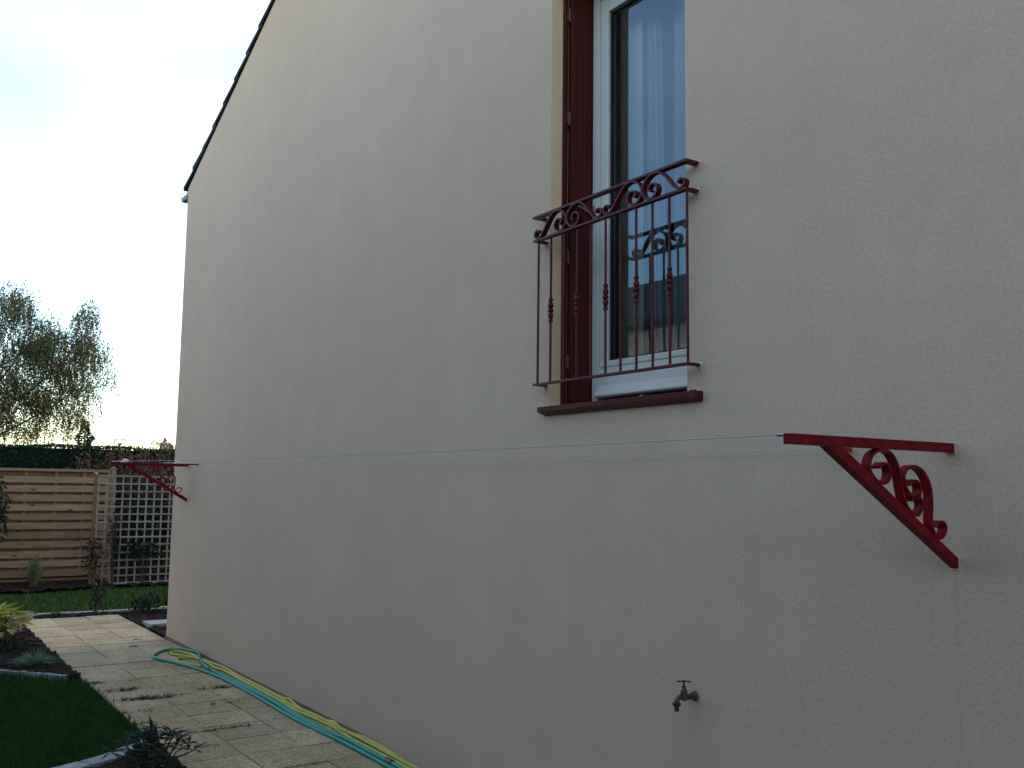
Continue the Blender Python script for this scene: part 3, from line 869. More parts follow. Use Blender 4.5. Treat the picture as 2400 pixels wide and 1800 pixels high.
# ================================================================== TAP
tap = thing('garden_tap', 'weathered brass garden tap with T handle on the cream wall', 'tap', (-3.01, 0, .78))
TX, TZ = -3.01, .8365
mb = MB(); mb.lathe((TX, -.001, TZ), (0,-1,0), [(0,.021),(.003,.021),(.008,.015),(.012,.014),(.020,.0145),(.026,.0125),(.040,.0105),(.052,.0105)], 14)
obj('wall_flange', mb, W['iron'], tap, smooth='auto')
mb = MB(); mb.lathe((TX, -.064, TZ-.013), (0,0,1), [(0,.006),(.003,.013),(.010,.0175),(.020,.0170),(.030,.0150),(.036,.0145),(.044,.0125),(.048,.0095),(.056,.0085)], 14)
obj('body', mb, W['iron'], tap, smooth='auto')
mb = MB(); mb.lathe((TX, -.064, TZ+.041), (0,0,1), [(0,.0085),(.006,.0085),(.008,.004),(.020,.004),(.021,.006),(.028,.006)], 10)
obj('spindle', mb, W['iron'], tap, smooth='auto')
mb = MB(); mb.tube([(TX-.012,-.091,TZ+.0655),(TX-.004,-.073,TZ+.0645),(TX,-.064,TZ+.064),(TX+.004,-.055,TZ+.0635),(TX+.012,-.037,TZ+.062)], [.0042,.0034,.005,.0034,.0045], 8)
obj('handle', mb, W['iron'], tap, smooth='auto')
mb = MB(); mb.tube(catmull([(TX,-.070,TZ-.001),(TX,-.090,TZ+.003),(TX,-.102,TZ-.006),(TX,-.1045,TZ-.018)],4), .0098, 12)
obj('spout', mb, W['iron'], tap, smooth='auto')
mb = MB(); mb.lathe((TX,-.105,TZ-.014), (0,0,-1), [(0,.010),(.002,.0175),(.014,.0175),(.017,.011),(.022,.0095),(.026,.0110),(.034,.0105),(.037,.0085)], 6)
obj('hose_nut', mb, W['iron'], tap, smooth='auto')

# ================================================================== HOSES
def hose(name, label, paths, r, material, ends=()):
    th = thing(name, label, 'hose', (paths[0][0][0], paths[0][0][1], 0))
    mb = MB()
    for P in paths:
        Q = catmull([tuple(q) for q in P], 8)
        mb.tube(Q, r, 10)
    obj('tube', mb, material, th, smooth=True)
    for a, b in ends:
        e = MB(); e.tube([a, b], r*1.45, 10); obj('coupling', e, W['coupling'], th, smooth='auto')
    return th
z0 = .015
teal = [(-3.62,-.17,z0),(-4.3,-.20,z0),(-4.9,-.185,z0),(-5.43,-.178,z0),(-6.06,-.176,z0),(-6.84,-.206,z0),(-7.64,-.188,z0),(-8.47,-.186,z0),(-9.06,-.239,z0),(-9.53,-.341,z0),(-9.85,-.43,z0),(-10.03,-.40,z0),(-10.27,-.243,z0),(-10.22,-.10,z0+.004),(-9.97,-.045,z0+.02),(-9.744,-.050,z0+.028),(-9.49,-.116,z0+.022),(-9.107,-.168,z0+.01),(-8.77,-.150,z0),(-8.35,-.125,z0),(-7.61,-.120,z0),(-7.085,-.14,z0),(-6.5,-.150,z0),(-6.12,-.142,z0),(-5.63,-.140,z0),(-5.2,-.142,z0),(-4.5,-.15,z0),(-3.9,-.12,z0)]
teal2 = [(-8.9,-.163,z0+.004),(-8.354,-.154,z0),(-7.5,-.150,z0+.006),(-6.95,-.172,z0+.003),(-6.4,-.180,z0+.014),(-6.06,-.158,z0+.02),(-5.73,-.160,z0+.02),(-5.43,-.160,z0+.02),(-4.9,-.165,z0+.02),(-4.4,-.17,z0+.018),(-3.85,-.15,z0+.016)]
teal2 = [(-8.98,-.190,z0+.02)] + teal2
hose('teal_hose', 'teal garden hose lying in a long loop along the foot of the wall', [teal, teal2], .0135, W['teal'],
     [((-5.47,-.160,z0+.021), (-5.40,-.160,z0+.021)), ((-3.64,-.17,z0), (-3.58,-.168,z0))])
y1_ = [(-9.224,-.18,z0),(-9.359,-.246,z0+.002),(-9.596,-.299,z0),(-9.722,-.241,z0),(-9.73,-.155,z0),(-9.653,-.098,z0),(-9.428,-.085,z0),(-9.06,-.095,z0),(-8.919,-.070,z0),(-8.457,-.080,z0),(-7.99,-.078,z0),(-7.5,-.085,z0),(-7.1,-.105,z0),(-6.857,-.085,z0),(-6.48,-.07,z0),(-6.10,-.098,z0),(-5.78,-.10,z0),(-5.35,-.10,z0),(-4.8,-.11,z0),(-4.2,-.10,z0),(-3.7,-.08,z0)]
y2_ = [(-9.733,-.060,z0),(-9.792,-.149,z0+.004),(-9.946,-.225,z0+.004),(-10.054,-.235,z0),(-10.15,-.183,z0),(-10.066,-.115,z0),(-9.82,-.07,z0),(-9.417,-.058,z0),(-8.955,-.045,z0+.012),(-8.46,-.040,z0),(-7.92,-.045,z0),(-7.48,-.048,z0+.012),(-7.365,-.044,z0+.022),(-7.138,-.078,z0+.02),(-6.91,-.062,z0),(-6.64,-.045,z0+.006),(-6.517,-.043,z0+.02),(-6.316,-.082,z0+.02),(-6.196,-.055,z0+.01),(-5.99,-.045,z0+.02),(-5.64,-.045,z0+.01),(-5.35,-.052,z0),(-4.8,-.06,z0),(-4.2,-.05,z0),(-3.9,-.05,z0)]
y3_ = [(-8.7,-.068,z0+.012),(-8.2,-.060,z0+.014),(-7.6,-.070,z0+.018),(-7.2,-.09,z0+.014),(-6.8,-.07,z0+.016),(-6.3,-.062,z0+.012),(-5.9,-.07,z0+.016),(-5.3,-.078,z0+.014),(-4.6,-.08,z0+.012),(-4.0,-.075,z0+.01)]
hose('yellow_hose', 'yellow garden hose lying in strands tight against the foot of the wall', [y1_, y2_, y3_], .0122, W['yellow'])

# ================================================================== FENCE
FX = -17.6
FZ0, FZ1 = .13, 1.905
fence = thing('garden_fence', 'pine fence of overlapping horizontal boards behind the striped grass', 'fence', (FX, -.3, 0))
def fence_panel(ya, yb):
    th = fence
    fs = MB(); fs.box(-.009, .009, -(yb-ya)/2, (yb-ya)/2, 0, .104)
    ym = (ya+yb)/2
    srcs = [obj('board', fs, W['wood'], th, bevel=.003, at=(0,0,0)), obj('board', fs, W['wood_b'], th, bevel=.003, at=(0,0,0))]
    used = [False, False]
    for i in range(12):
        z = FZ1 - .125 - .104 - i*.1515 + random.uniform(-.005,.005)
        if z < FZ0-.03: break
        for lay, xo, dz in ((0, .036, 0), (1, -.016, .076)):
            a_ = (FX + xo + random.uniform(-.002,.002), ym, z + dz)
            r_ = (random.uniform(-.004,.004), random.uniform(-.06,.02), 0)
            if not used[lay]:
                srcs[lay].location = Vector(a_) - world_loc(th); srcs[lay].rotation_euler = r_; used[lay] = True
            else:
                copy_obj(srcs[lay], th, a_, r_)
    for f in (.29, .54, .775):
        y = ya + (yb-ya)*f
        m_ = MB(); m_.box(FX-.004, FX+.022, y-.022, y+.022, FZ0+.06, FZ1-.05)
        obj('batten', m_, W['wood_v'], th, bevel=.002)
    m_ = MB(); m_.box(FX-.03, FX+.056, ya, yb, FZ1-.045, FZ1)
    obj('cap_rail', m_, W['wood'], th, bevel=.004)
    m_ = MB(); m_.box(FX-.03, FX+.05, ya, yb, FZ0-.045, FZ0-.012)
    obj('bottom_rail', m_, W['wood_b'], th, bevel=.004)
    for y0_, y1__ in ((ya-.002, ya+.043), (yb-.043, yb+.002)):
        m_ = MB(); m_.box(FX-.028, FX+.050, y0_, y1__, FZ0-.01, FZ1-.047)
        obj('end_stile', m_, W['wood_v'], th, bevel=.003)
def fence_post(x, y, h, w=.075):
    m_ = MB(); m_.box(x-w/2, x+w/2, y-w/2, y+w/2, -.05, h)
    sh_ft = obj('post', m_, W['wood_v'], fence, bevel=.004)
    m_ = MB(); c = w/2+.012
    m_.add([(x-c,y-c,h),(x+c,y-c,h),(x+c,y+c,h),(x-c,y+c,h),(x-c,y-c,h+.012),(x+c,y-c,h+.012),(x+c,y+c,h+.012),(x-c,y+c,h+.012),(x,y,h+.035)],
           [(0,3,2,1),(0,1,5,4),(1,2,6,5),(2,3,7,6),(3,0,4,7),(4,5,8),(5,6,8),(6,7,8),(7,4,8)])
    obj('post_cap', m_, W['wood_v'], sh_ft)
fence_panel(-1.175, .645)
fence_panel(-3.08, -1.265)
fence_post(FX, .695, 1.925)
fence_post(FX, -1.22, 1.925)

# ---- trellis
TXX = -17.02
tr = thing('trellis', 'weathered square lattice trellis standing before the end of the fence', 'trellis', (TXX, 1.2, 0))
TY0, TY1 = .345, 2.25
for i in range(15):
    z = .055 + i*.1245
    m_ = MB(); ww = .026 if i not in (0, 14) else .032
    m_.box(TXX, TXX+.012, TY0, TY1, z-ww/2, z+ww/2)
    obj('slat', m_, W['trellis'], tr, bevel=.002)
ny = int((TY1-TY0)/.127)
for i in range(ny+1):
    y = TY0 + .013 + i*.127
    m_ = MB(); m_.box(TXX-.013, TXX-.001, y-.013, y+.013, .03, 1.812)
    obj('slat', m_, W['trellis'], tr, bevel=.002)
m_ = MB(); m_.box(TXX-.045, TXX+.0, TY0-.055, TY0-.005, -.03, 1.83); obj('post', m_, W['wood_b'], tr, bevel=.004)
m_ = MB(); m_.lathe((TXX-.012, TY0-.04, 1.83), (0,0,1), [(0,.038),(.010,.038),(.025,.01)], 4); obj('post_cap', m_, W['trellis'], tr)

# ================================================================== PLANTS
def leaf(mb, p, d, n, L, Wd, mi=0, fold=.15):
    """pointed leaf of two halves folded along the midrib"""
    d = d.normalized(); s = d.cross(n)
    if s.length < 1e-4: s = d.cross(Vector((.3,.5,.8)))
    s.normalize(); u = s.cross(d)
    q = [p, p + d*L*.45 + s*Wd/2 + u*Wd*fold, p + d*L*.48, p + d*L*.45 - s*Wd/2 + u*Wd*fold, p + d*L - u*L*.06]
    mb.add(q, [(0,1,2),(0,2,3),(1,4,2),(2,4,3)], mi)
def rv(rg, s=1.0):
    v = Vector(rg.normal(size=3)); return v.normalized()*s
def card(mb, p, size, rg, mi=0, asp=.6):
    d = rv(rg); n = rv(rg); s = d.cross(n).normalized()
    a = size; b = size*asp
    mb.add([p - d*a/2, p + s*b/2, p + d*a/2, p - s*b/2], [(0,1,2,3)], mi)
def blade_clump(mb, base, n, h, spread, w, rg, seg=4, mi=0, droop=.6, base_r=.04):
    for _ in range(n):
        a = rg.uniform(0, 6.283); out = rg.uniform(.1, 1)**.8*spread; hh = h*rg.uniform(.6, 1.1)*(1 - .35*out/spread)
        bx = Vector(base) + Vector((math.cos(a), math.sin(a), 0))*rg.uniform(0, base_r)
        dirv = Vector((math.cos(a), math.sin(a), 0)); side = Vector((-math.sin(a), math.cos(a), 0))
        tw = rg.uniform(-.5, .5); side = (side*math.cos(tw) + Vector((0,0,1))*math.sin(tw))
        vs, fs = [], []
        for k in range(seg+1):
            t = k/seg
            c = bx + dirv*out*(t**1.6) + Vector((0,0,1))*hh*(t - droop*(out/spread)*.55*t**3)
            ww = w*(1-t**2.2)*.5 + .0006
            vs += [c - side*ww, c + side*ww]
        for k in range(seg): fs.append((2*k, 2*k+1, 2*k+3, 2*k+2))
        mb.add(vs, fs, mi)

# striped grass by the fence
rg = np.random.default_rng(21)
ph = thing('striped_grass', 'tall clump of striped sword leaves before the pine fence', 'plant', (-17.12, -.50, .04))
mb = MB(); blade_clump(mb, (-17.12,-.50,.03), 95, .70, .30, .022, rg, 5, droop=.35)
blade_clump(mb, (-17.12,-.50,.03), 16, .34, .52, .02, rg, 5, droop=1.4)
obj('foliage', mb, W['phorm'], ph, recalc=False)
# blue-green tuft in the near bed
tf = thing('ornamental_grass', 'low pale green tuft of ornamental grass in the dark bed beside the path', 'plant', (-9.92, -1.47, .01))
mb = MB(); blade_clump(mb, (-9.92,-1.47,.01), 230, .20, .24, .007, rg, 4, droop=.9, base_r=.05)
obj('foliage', mb, W['tuft'], tf, recalc=False)
for (x, y, s, lab) in ((-13.62,-.72,.10,'small green tuft between the far edging stones and the path end'),):
    w_ = thing('grass_tuft', lab, 'plant', (x, y, 0))
    mb = MB(); blade_clump(mb, (x,y,.0), 60, .10, .13, .012, rg, 3); obj('foliage', mb, W['weed'], w_, recalc=False)
# weeds in the paving joints
ORD = ['first','second','third','fourth','fifth','sixth','seventh','eighth','ninth','tenth','eleventh','twelfth','thirteenth','fourteenth','fifteenth','sixteenth','seventeenth','eighteenth']
for i, (x, y, n, h) in enumerate(sorted([(-8.95,-1.10,30,.05),(-8.93,-.80,14,.03),(-8.53,-1.02,40,.06),(-8.13,-1.02,46,.06),(-8.10,-.80,34,.06),(-8.12,-.60,20,.035),(-7.70,-1.10,16,.035),(-7.66,-.44,16,.04),(-7.30,-1.16,22,.045),(-6.90,-1.02,26,.04),(-6.87,-.82,20,.04),(-6.88,-.62,20,.04),(-6.47,-1.02,14,.03),(-6.45,-.93,16,.03),(-11.2,-.37,14,.04),(-10.15,-.12,14,.09),(-10.75,-.42,18,.035),(-8.25,-.36,30,.06)])):
    t_ = thing('weed', 'small green weed in the paving joints, %s counted from the far end' % ORD[i], 'weed', (x, y, 0), 'weeds in the paving joints')
    mb = MB()
    for k in range(5):
        blade_clump(mb, (x + rg.uniform(-.008,.008), y + rg.uniform(-.11,.11), -.008), n//2, h*.85, h*1.3, .006, rg, 3, droop=.8, base_r=.02)
    obj('foliage', mb, W['weed'], t_, recalc=False)

# hydrangea
hy = thing('hydrangea', 'yellow green hydrangea with faded pinkish flower heads at the left edge', 'plant', (-11.45, -1.72, 0))
mb = MB(); c0 = Vector((-11.45,-1.72,.16))
for _ in range(150):
    d = rv(rg); d.z = abs(d.z)*.9 + .02
    p = c0 + Vector((d.x*.36, d.y*.36, d.z*.25))*rg.uniform(.75,1.0)
    out = Vector((d.x, d.y, .15)).normalized()
    leaf(mb, p, (out + rv(rg)*.45), Vector((0,0,1)), rg.uniform(.11,.17), rg.uniform(.075,.11), 0)
obj('foliage', mb, W['hydra'], hy, recalc=False)
mb = MB()
for _ in range(9):
    a = rg.uniform(0,6.28); mb.tube([(c0.x,c0.y,0),(c0.x+math.cos(a)*.15,c0.y+math.sin(a)*.15,.2),(c0.x+math.cos(a)*.24,c0.y+math.sin(a)*.24,.32)], .006, 5)
obj('stems', mb, W['twig'], hy)
for (dx, dy, dz) in ((.24,.215,.16),(.27,.235,.10),(.15,.345,.18),(.26,.05,.12)):
    mb = MB(); c = c0 + Vector((dx,dy,dz-.04))
    for _ in range(120):
        d = rv(rg); p = c + d*.062*rg.uniform(.75,1)
        card(mb, p, .022, rg, 0, .9)
    obj('flower_head', mb, W['petal'], hy, recalc=False)
# low dark plant under the hydrangea
lw = thing('ground_plant', 'low dark spreading plant in the soil under the hydrangea', 'plant', (-11.0, -1.6, 0))
mb = MB()
for _ in range(260):
    a = rg.uniform(0,6.28); r_ = .28*math.sqrt(rg.random())
    p = Vector((-11.0+math.cos(a)*r_, -1.62+math.sin(a)*r_*.8, .02+rg.uniform(0,.10)*(1-r_/.4)))
    leaf(mb, p, rv(rg)+Vector((0,0,.4)), Vector((0,0,1)), .06, .03)
obj('foliage', mb, W['bluegreen'], lw, recalc=False)

# dark leafy plant at the bottom edge
hb = thing('leafy_plant', 'dark glossy lance-leaved plant inside the curved edging at the bottom', 'plant', (-5.98, -1.40, 0))
mb = MB(); st_ = MB()
for k in range(34):
    a = rg.uniform(0,6.28); r_ = rg.uniform(.05,.24); hgt = rg.uniform(.10,.24)*(1.15 - r_*1.3)
    b0 = Vector((-5.98+math.cos(a)*.05, -1.40+math.sin(a)*.05, 0))
    tip = Vector((-5.98+math.cos(a)*r_*1.1, -1.40+math.sin(a)*r_, hgt))
    st_.tube([b0, b0.lerp(tip,.5)+Vector((0,0,.04)), tip], .0035, 5)
    for q in range(7):
        aa = q/7*6.28 + rg.uniform(-.3,.3)
        d = Vector((math.cos(aa), math.sin(aa), rg.uniform(-.15,.45)))
        leaf(mb, tip, d, Vector((0,0,1)), rg.uniform(.07,.13), rg.uniform(.018,.03), 0, .2)
obj('foliage', mb, W['hell'], hb, recalc=False); obj('stems', st_, W['twig'], hb)
hb2 = thing('grey_leaf_plant', 'single upright grey green leaf spear beside the lawn corner', 'plant', (-6.62, -1.27, 0))
mb = MB(); blade_clump(mb, (-6.60,-1.245,0), 7, .26, .10, .05, rg, 5, droop=.3, base_r=.02)
obj('foliage', mb, W['tuft'] if False else W['climber'], hb2, recalc=False)

# dark slim shrub at the path end, low shrubs right of it, yellow flower
def leafy(name, label, c, r, n, size, material, stem=True, cat='shrub', asp=.55, flat=False):
    th = thing(name, label, cat, (c[0], c[1], 0))
    mb = MB()
    for _ in range(n):
        d = rv(rg)*rg.random()**.45
        p = Vector((c[0]+d.x*r[0], c[1]+d.y*r[1], max(.01, c[2]+d.z*r[2])))
        leaf(mb, p, rv(rg)+Vector((0,0,-.2)), rv(rg), size*rg.uniform(.6,1.3), size*asp)
    obj('foliage', mb, material, th, recalc=False)
    if stem:
        s_b = MB()
        for _ in range(5):
            s_b.tube([(c[0]+rg.uniform(-.03,.03), c[1]+rg.uniform(-.03,.03), -.02), (c[0]+rg.uniform(-.4,.4)*r[0], c[1]+rg.uniform(-.4,.4)*r[1], c[2]), (c[0]+rg.uniform(-.7,.7)*r[0], c[1]+rg.uniform(-.7,.7)*r[1], c[2]+r[2]*.8)], [.008,.006,.003], 5)
        obj('stems', s_b, W['twig'], th)
    return th
leafy('slim_shrub', 'slim dark shrub with brownish leaves standing at the end of the path', (-13.62,-.24,.24), (.09,.09,.25), 130, .05, W['climber'])
leafy('low_shrub', 'low dark shrub on the soil at the house corner', (-13.45,.33,.12), (.22,.22,.14), 300, .05, W['bluegreen'])
leafy('low_shrub', 'small dark shrub half hidden behind the house corner', (-13.5,.75,.15), (.2,.25,.17), 260, .05, W['bluegreen'])
yf = thing('yellow_flower', 'single yellow flower low on the soil by the house corner', 'flower', (-12.98,.47,0))
mb = MB()
for k in range(10):
    a = k/10*6.28; leaf(mb, Vector((-12.98,.44,.10)), Vector((math.cos(a), math.sin(a), .6)), Vector((0,0,1)), .06, .035)
obj('bloom', mb, W['yflower'], yf, recalc=False)
mb = MB(); mb.tube([(-12.98,.44,-.03),(-12.98,.44,.101)], .003, 5); obj('stem', mb, W['weed'], yf)

# climbers
leafy('climbing_plant', 'dark climber growing up the lower left corner of the trellis', (-16.93,.33,.52), (.08,.20,.34), 210, .055, W['climber'], cat='plant')
leafy('climbing_plant', 'dark climber clinging to the middle of the trellis', (-16.93,1.08,.60), (.06,.34,.16), 300, .06, W['bluegreen'], cat='plant')
leafy('climbing_plant', 'sparse climber strand crossing the trellis near its second post', (-16.93,.62,.75), (.05,.10,.5), 130, .06, W['climber'], cat='plant')
leafy('climbing_plant', 'leafy dark climber hanging over the fence at the left edge', (-16.62,-1.17,1.2), (.12,.21,.62), 420, .09, W['climber'], cat='plant')
leafy('dark_bush', 'dense dark bush filling the gap behind the trellis', (-18.0,1.6,.85), (.35,1.0,.95), 2600, .085, W['bluegreen'])

# hedge behind the fence
hd = thing('clipped_hedge', 'dark clipped evergreen hedge running behind the fence', 'hedge', (-20, 1.5, 0))
mb = MB(); mb.box(-20.5, -19.60, -4, 13, -.05, 2.31)
obj('branch_mass', mb, W['hedgecore'], hd)
mb = MB()
for _ in range(22000):
    y = rg.uniform(-4, 8)
    top = 2.375 + .015*math.sin(y*2.1) + .012*math.sin(y*5.3+1)
    if rg.random() < .62: p = Vector((-19.55+rg.normal()*.05, y, rg.uniform(.9, top)))
    else: p = Vector((rg.uniform(-20.5,-19.5), y, top - abs(rg.normal())*.035))
    card(mb, p, rg.uniform(.035,.08), rg, 0, .45)
obj('foliage', mb, W['hedge'], hd, recalc=False)

# brown seedy shrubs between the fence end and the hedge
def seedy(label, c, w, h, n):
    th = thing('seedy_shrub', label, 'shrub', (c[0], c[1], 0), 'brown shrubs before the hedge')
    mb = MB(); sb = MB()
    for _ in range(n):
        x = c[0]+rg.normal()*.15; y = c[1]+rg.uniform(-w,w); hh = h*rg.uniform(.75,1.0)
        lean = Vector((rg.normal()*.08, rg.normal()*.12, 0))
        sb.tube([(x,y,0),(x+lean.x*.5,y+lean.y*.5,hh*.6),(x+lean.x,y+lean.y,hh)], [.006,.005,.002], 4, False)
        for q in range(34):
            t = rg.uniform(.68,1); p = Vector((x+lean.x*t, y+lean.y*t, hh*t)) + rv(rg)*.11*(1.2-t)
            leaf(mb, p, rv(rg)+Vector((0,0,.6)), rv(rg), rg.uniform(.05,.11), .03)
    obj('foliage', mb, W['seed'], th, recalc=False); obj('stems', sb, W['twig'], th)
seedy('reddish brown seedy shrub rising behind the fence post', (-18.7,.65,0), .45, 2.26, 34)
seedy('reddish brown seedy shrub above the middle of the trellis', (-18.7,1.45,0), .38, 2.40, 44)
seedy('brown seedy shrub nearest the house corner beyond the trellis', (-18.8,2.1,0), .35, 2.40, 34)
tw = thing('arching_twigs', 'bare arching twigs sticking up above the hedge by the house corner', 'shrub', (-19.0, 1.75, 0))
mb = MB()
for k in range(9):
    y = 1.55 + .10*k*.8; s_ = rg.uniform(-.18,.22)
    mb.tube(catmull([(-19.0,y,1.4),(-19.0,y+s_*.3,2.25),(-19.0,y+s_*.8,2.47+rg.uniform(-.04,.06)),(-19.0,y+s_*1.6,2.36)],5), .006, 4)
    for q in range(10):
        leaf(mb, Vector((-19.0,y+s_*rg.uniform(.2,1.5),2.28+rg.uniform(0,.18))), rv(rg), rv(rg), .05, .022)
obj('stems', mb, W['twig'], tw)

# ---- birch
bt = thing('birch_tree', 'tall weeping birch with olive and turning leaves behind the hedge', 'tree', (-28.2, -.9, 0))
tk = MB()
tk.tube(catmull([(-28.2,-.9,-.1),(-28.15,-.85,2),(-28.2,-.7,4),(-28.1,-.45,5.6),(-28.1,-.3,6.7)],5), [.17-.155*i/20 for i in range(21)], 8)
limbs = [[(-28.2,-.8,2.6),(-28.0,.2,3.6),(-27.8,1.2,4.6),(-27.9,1.8,5.6),(-27.9,1.95,6.35)],
         [(-28.2,-.75,3.2),(-28.4,.0,4.3),(-28.3,.5,5.3),(-28.2,.5,6.6)],
         [(-28.2,-.8,2.4),(-28.3,.4,3.1),(-28.0,1.5,3.9),(-27.8,2.2,4.7),(-27.8,2.7,4.55)],
         [(-28.2,-.85,3.0),(-28.5,-1.6,4.2),(-28.2,-2.2,5.4)],
         [(-28.2,-.6,4.2),(-27.9,.3,4.9),(-28,1.0,5.35)],
         [(-28.2,-.7,3.6),(-28.6,-1.0,5.0),(-28.5,-1.3,6.3)]]
for l in limbs:
    c = catmull(l, 5); n = len(c)
    tk.tube(c, [.036-.032*i/(n-1) for i in range(n)], 6)
blobs = [((-.05,5.25),(.85,1.45),900),((-1.4,5.2),(1.1,1.7),520),((.95,4.5),(.75,.95),560),((1.92,5.85),(.28,.62),170),((2.1,5.1),(.33,.6),130),((1.75,4.75),(.62,.75),330),((2.45,4.55),(.28,.22),26),((.7,3.45),(1.35,.62),560),((2.0,3.9),(.35,.55),80),((.35,6.25),(.30,.5),90),((1.25,5.2),(.4,.5),90),((.95,5.45),(.6,.5),260),((-.8,3.6),(1.2,.8),300)]
cr = MB(); tws = MB()
for (cy, cz), (ry, rz_), cntb in blobs:
    for _ in range(int(cntb*2.0)):
        a = rg.uniform(0,6.283); r_ = math.sqrt(rg.random())
        y = cy + ry*r_*math.cos(a); z = cz + rz_*r_*math.sin(a); x = -28.0 + rg.normal()*.6
        cl = math.sin(y*7.3+1.1)+math.sin(z*6.1+y*3.7)+.8*math.sin(x*6+z*3)
        if cl < -.75 and rg.random() < .8: continue
        Ln = rg.uniform(.12,.5); dy = rg.normal()*.10; dx = rg.normal()*.08
        warm = (4.6 - z)*.32 + rg.normal()*.35
        k = int(Ln/.042)
        ptsT = []
        for q in range(k):
            t = q/k
            p = Vector((x + dx*t, y + dy*math.sin(t*2.2), z - Ln*t + .10*(1-t)))
            ptsT.append(p)
            leaf(cr, p + rv(rg)*.03, rv(rg) + Vector((0,0,-.8)), rv(rg), rg.uniform(.04,.075), rg.uniform(.03,.05), 1 if warm + rg.normal()*.2 > .25 else 0, .05)
        if len(ptsT) > 2 and rg.random() < .6: tws.tube([ptsT[0], ptsT[len(ptsT)//2], ptsT[-1]], .004, 3, False)
obj('trunk', tk, W['bark'], bt, smooth=True)
obj('crown', cr, [W['birch1'], W['birch2']], bt, recalc=False)
obj('twigs', tws, W['twig'], bt, recalc=False)

# ---- conifer beyond
cf = thing('conifer', 'small dark conifer showing above the hedge right of the birch', 'tree', (-45, 5.1, 0))
mb = MB(); mb.tube([(-45,5.1,-.1),(-45,5.12,4.3)], [.12,.015], 6); obj('trunk', mb, W['twig'], cf)
mb = MB()
for _ in range(1500):
    z = rg.uniform(.6, 4.38); r_ = (4.42-z)*.33*(.75+.4*math.sin(z*9)); a = rg.uniform(0,6.283); q = rg.random()**.5
    p = Vector((-45+math.cos(a)*r_*q, 5.12+math.sin(a)*r_*q, z))
    leaf(mb, p, Vector((math.cos(a),math.sin(a),-.2))+rv(rg)*.4, rv(rg), .22, .07)
obj('crown', mb, W['conifer'], cf, recalc=False)

# ---- far house with chimney
fh = thing('far_house', 'far cream house showing only its chimney and terracotta pots above the hedge', 'house', (-130, 31, 0))
mb = MB(); mb.box(-135, -127, 24, 38, -.1, 3.4); obj('wall', mb, W['farwall'], fh)
mb = MB(); mb.add([(-135.4,23.6,3.4),(-126.6,23.6,3.4),(-126.6,38.4,3.4),(-135.4,38.4,3.4),(-131,23.6,5.7),(-131,38.4,5.7)], [(0,3,2,1),(1,2,5,4),(0,4,5,3),(0,1,4),(2,3,5)])
rfh = obj('roof', mb, W['farroof'], fh)
mb = MB(); mb.box(-130.6,-129.4,29.6,30.55,4.9,6.95); mb.box(-130.7,-129.3,29.5,30.65,6.75,6.98); mb.box(-130.6,-129.4,30.55,32.0,4.9,6.2)
obj('chimney', mb, W['farwall'], rfh)
for y, z, h in ((30.08,6.98,.62),(30.95,6.2,.55),(31.6,6.2,.5)):
    mb = MB(); mb.lathe((-130,y,z), (0,0,1), [(0,.26),(.1,.24),(h*.8,.19),(h*.85,.24),(h,.22)], 10); obj('chimney_pot', mb, W['terracotta'], rfh)
# ---- street lamp
lp = thing('street_lamp', 'thin far street lamp with short arm above the hedge', 'street lamp', (-100, 17.68, 0))
mb = MB(); mb.tube([(-100,17.68,-.1),(-100,17.68,3),(-100,17.68,5.9)], [.09,.07,.05], 8); obj('pole', mb, W['zinc'], lp)
mb = MB(); mb.tube([(-100,17.68,5.9),(-100,18.25,5.98)], .05, 6); obj('arm', mb, W['zinc'], lp)
mb = MB(); mb.box(-100.12,-99.88,18.2,18.7,5.92,6.04); obj('lantern', mb, W['zinc'], lp, bevel=.02)

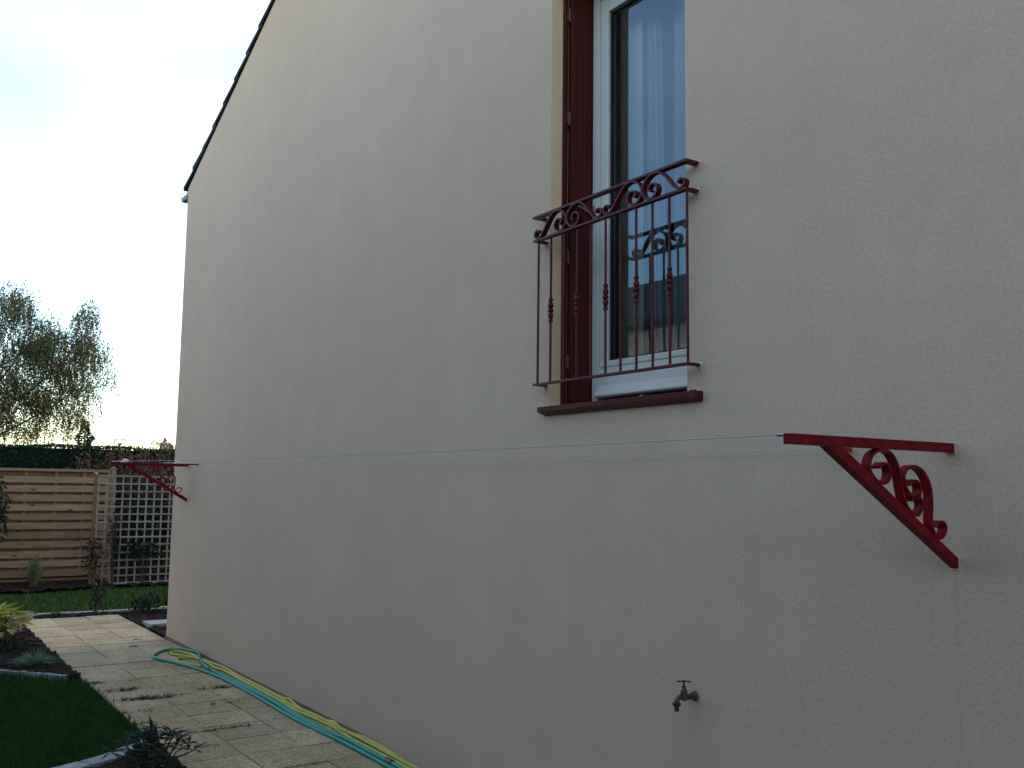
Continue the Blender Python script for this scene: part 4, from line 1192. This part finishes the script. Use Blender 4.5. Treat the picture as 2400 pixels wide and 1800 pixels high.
# ================================================================== behind the camera: the mirrored house, and unseen hedges added to shade the wall
nh = thing('neighbour_house', 'pale neighbouring house with dark slate roof mirrored in the window pane', 'house', (-2.5, -9.8, 0))
mb = MB(); mb.box(-17.2, 9, -12.6, -7, -.1, 4.45)
for x in (-17.2, 9): mb.add([(x,-12.6,4.45),(x,-7,4.45),(x,-9.8,5.82)],[(0,1,2)])
obj('wall', mb, W['nwall'], nh, recalc=False)
mb = MB()
for ya, yb in ((-6.7,-9.8),(-12.9,-9.8)):
    za = 4.45 - .15; mb.add([(-17.4,ya,za),(9.2,ya,za),(9.2,yb,5.85),(-17.4,yb,5.85),(-17.4,ya,za+.08),(9.2,ya,za+.08),(9.2,yb,5.93),(-17.4,yb,5.93)],[(0,1,2,3),(4,5,6,7),(0,1,5,4),(1,2,6,5),(2,3,7,6),(3,0,4,7)])
obj('roof', mb, W['farroof'], nh)
for x in (-10.5,-5.5,-.5,4.5):
    for z in (.9, 2.75):
        f = MB(); f.box(x-.6, x+.6, -7.0, -6.96, z, z+1.2); wn = obj('window', f, W['white'], nh)
        f = MB(); f.box(x-.52, x-.03, -6.959, -6.95, z+.08, z+1.12); obj('pane', f, W['darkglass'], wn)
        f = MB(); f.box(x+.03, x+.52, -6.959, -6.95, z+.08, z+1.12); obj('pane', f, W['darkglass'], wn)
bh = thing('added_shade_hedge', 'unseen dark hedge added opposite the gable wall to shade it', 'hedge', (-4, -5.4, 0))  # out of view, added to darken the lower part of the wall
mb = MB(); mb.box(-13, 8, -5.9, -4.9, -.05, 2.5); obj('branch_mass', mb, W['hedgecore'], bh)
mb = MB()
for _ in range(9000):
    x = rg.uniform(-13, 8)
    p = Vector((x, -4.85+rg.normal()*.05, rg.uniform(0,2.55))) if rg.random() < .7 else Vector((x, rg.uniform(-5.9,-4.8), 2.52+rg.normal()*.03))
    card(mb, p, rg.uniform(.08,.14), rg, 0, .5)
obj('foliage', mb, W['hedge'], bh, recalc=False)

sh_ = thing('added_shade_hedge', 'unseen dark hedge added behind the viewer to dim the right of the wall', 'hedge', (6.2, -2, 0))  # out of view, added to block light from the lower right wall
mb = MB(); mb.box(5.7, 6.7, -4.9, 3, -.05, 2.3); obj('branch_mass', mb, W['hedgecore'], sh_)
mb = MB()
for _ in range(4000):
    p = Vector((5.65+rg.normal()*.05, rg.uniform(-4.9,3), rg.uniform(0,2.35))) if rg.random() < .75 else Vector((rg.uniform(5.7,6.7), rg.uniform(-4.9,3), 2.32+rg.normal()*.03))
    card(mb, p, rg.uniform(.08,.14), rg, 0, .5)
obj('foliage', mb, W['hedge'], sh_, recalc=False)
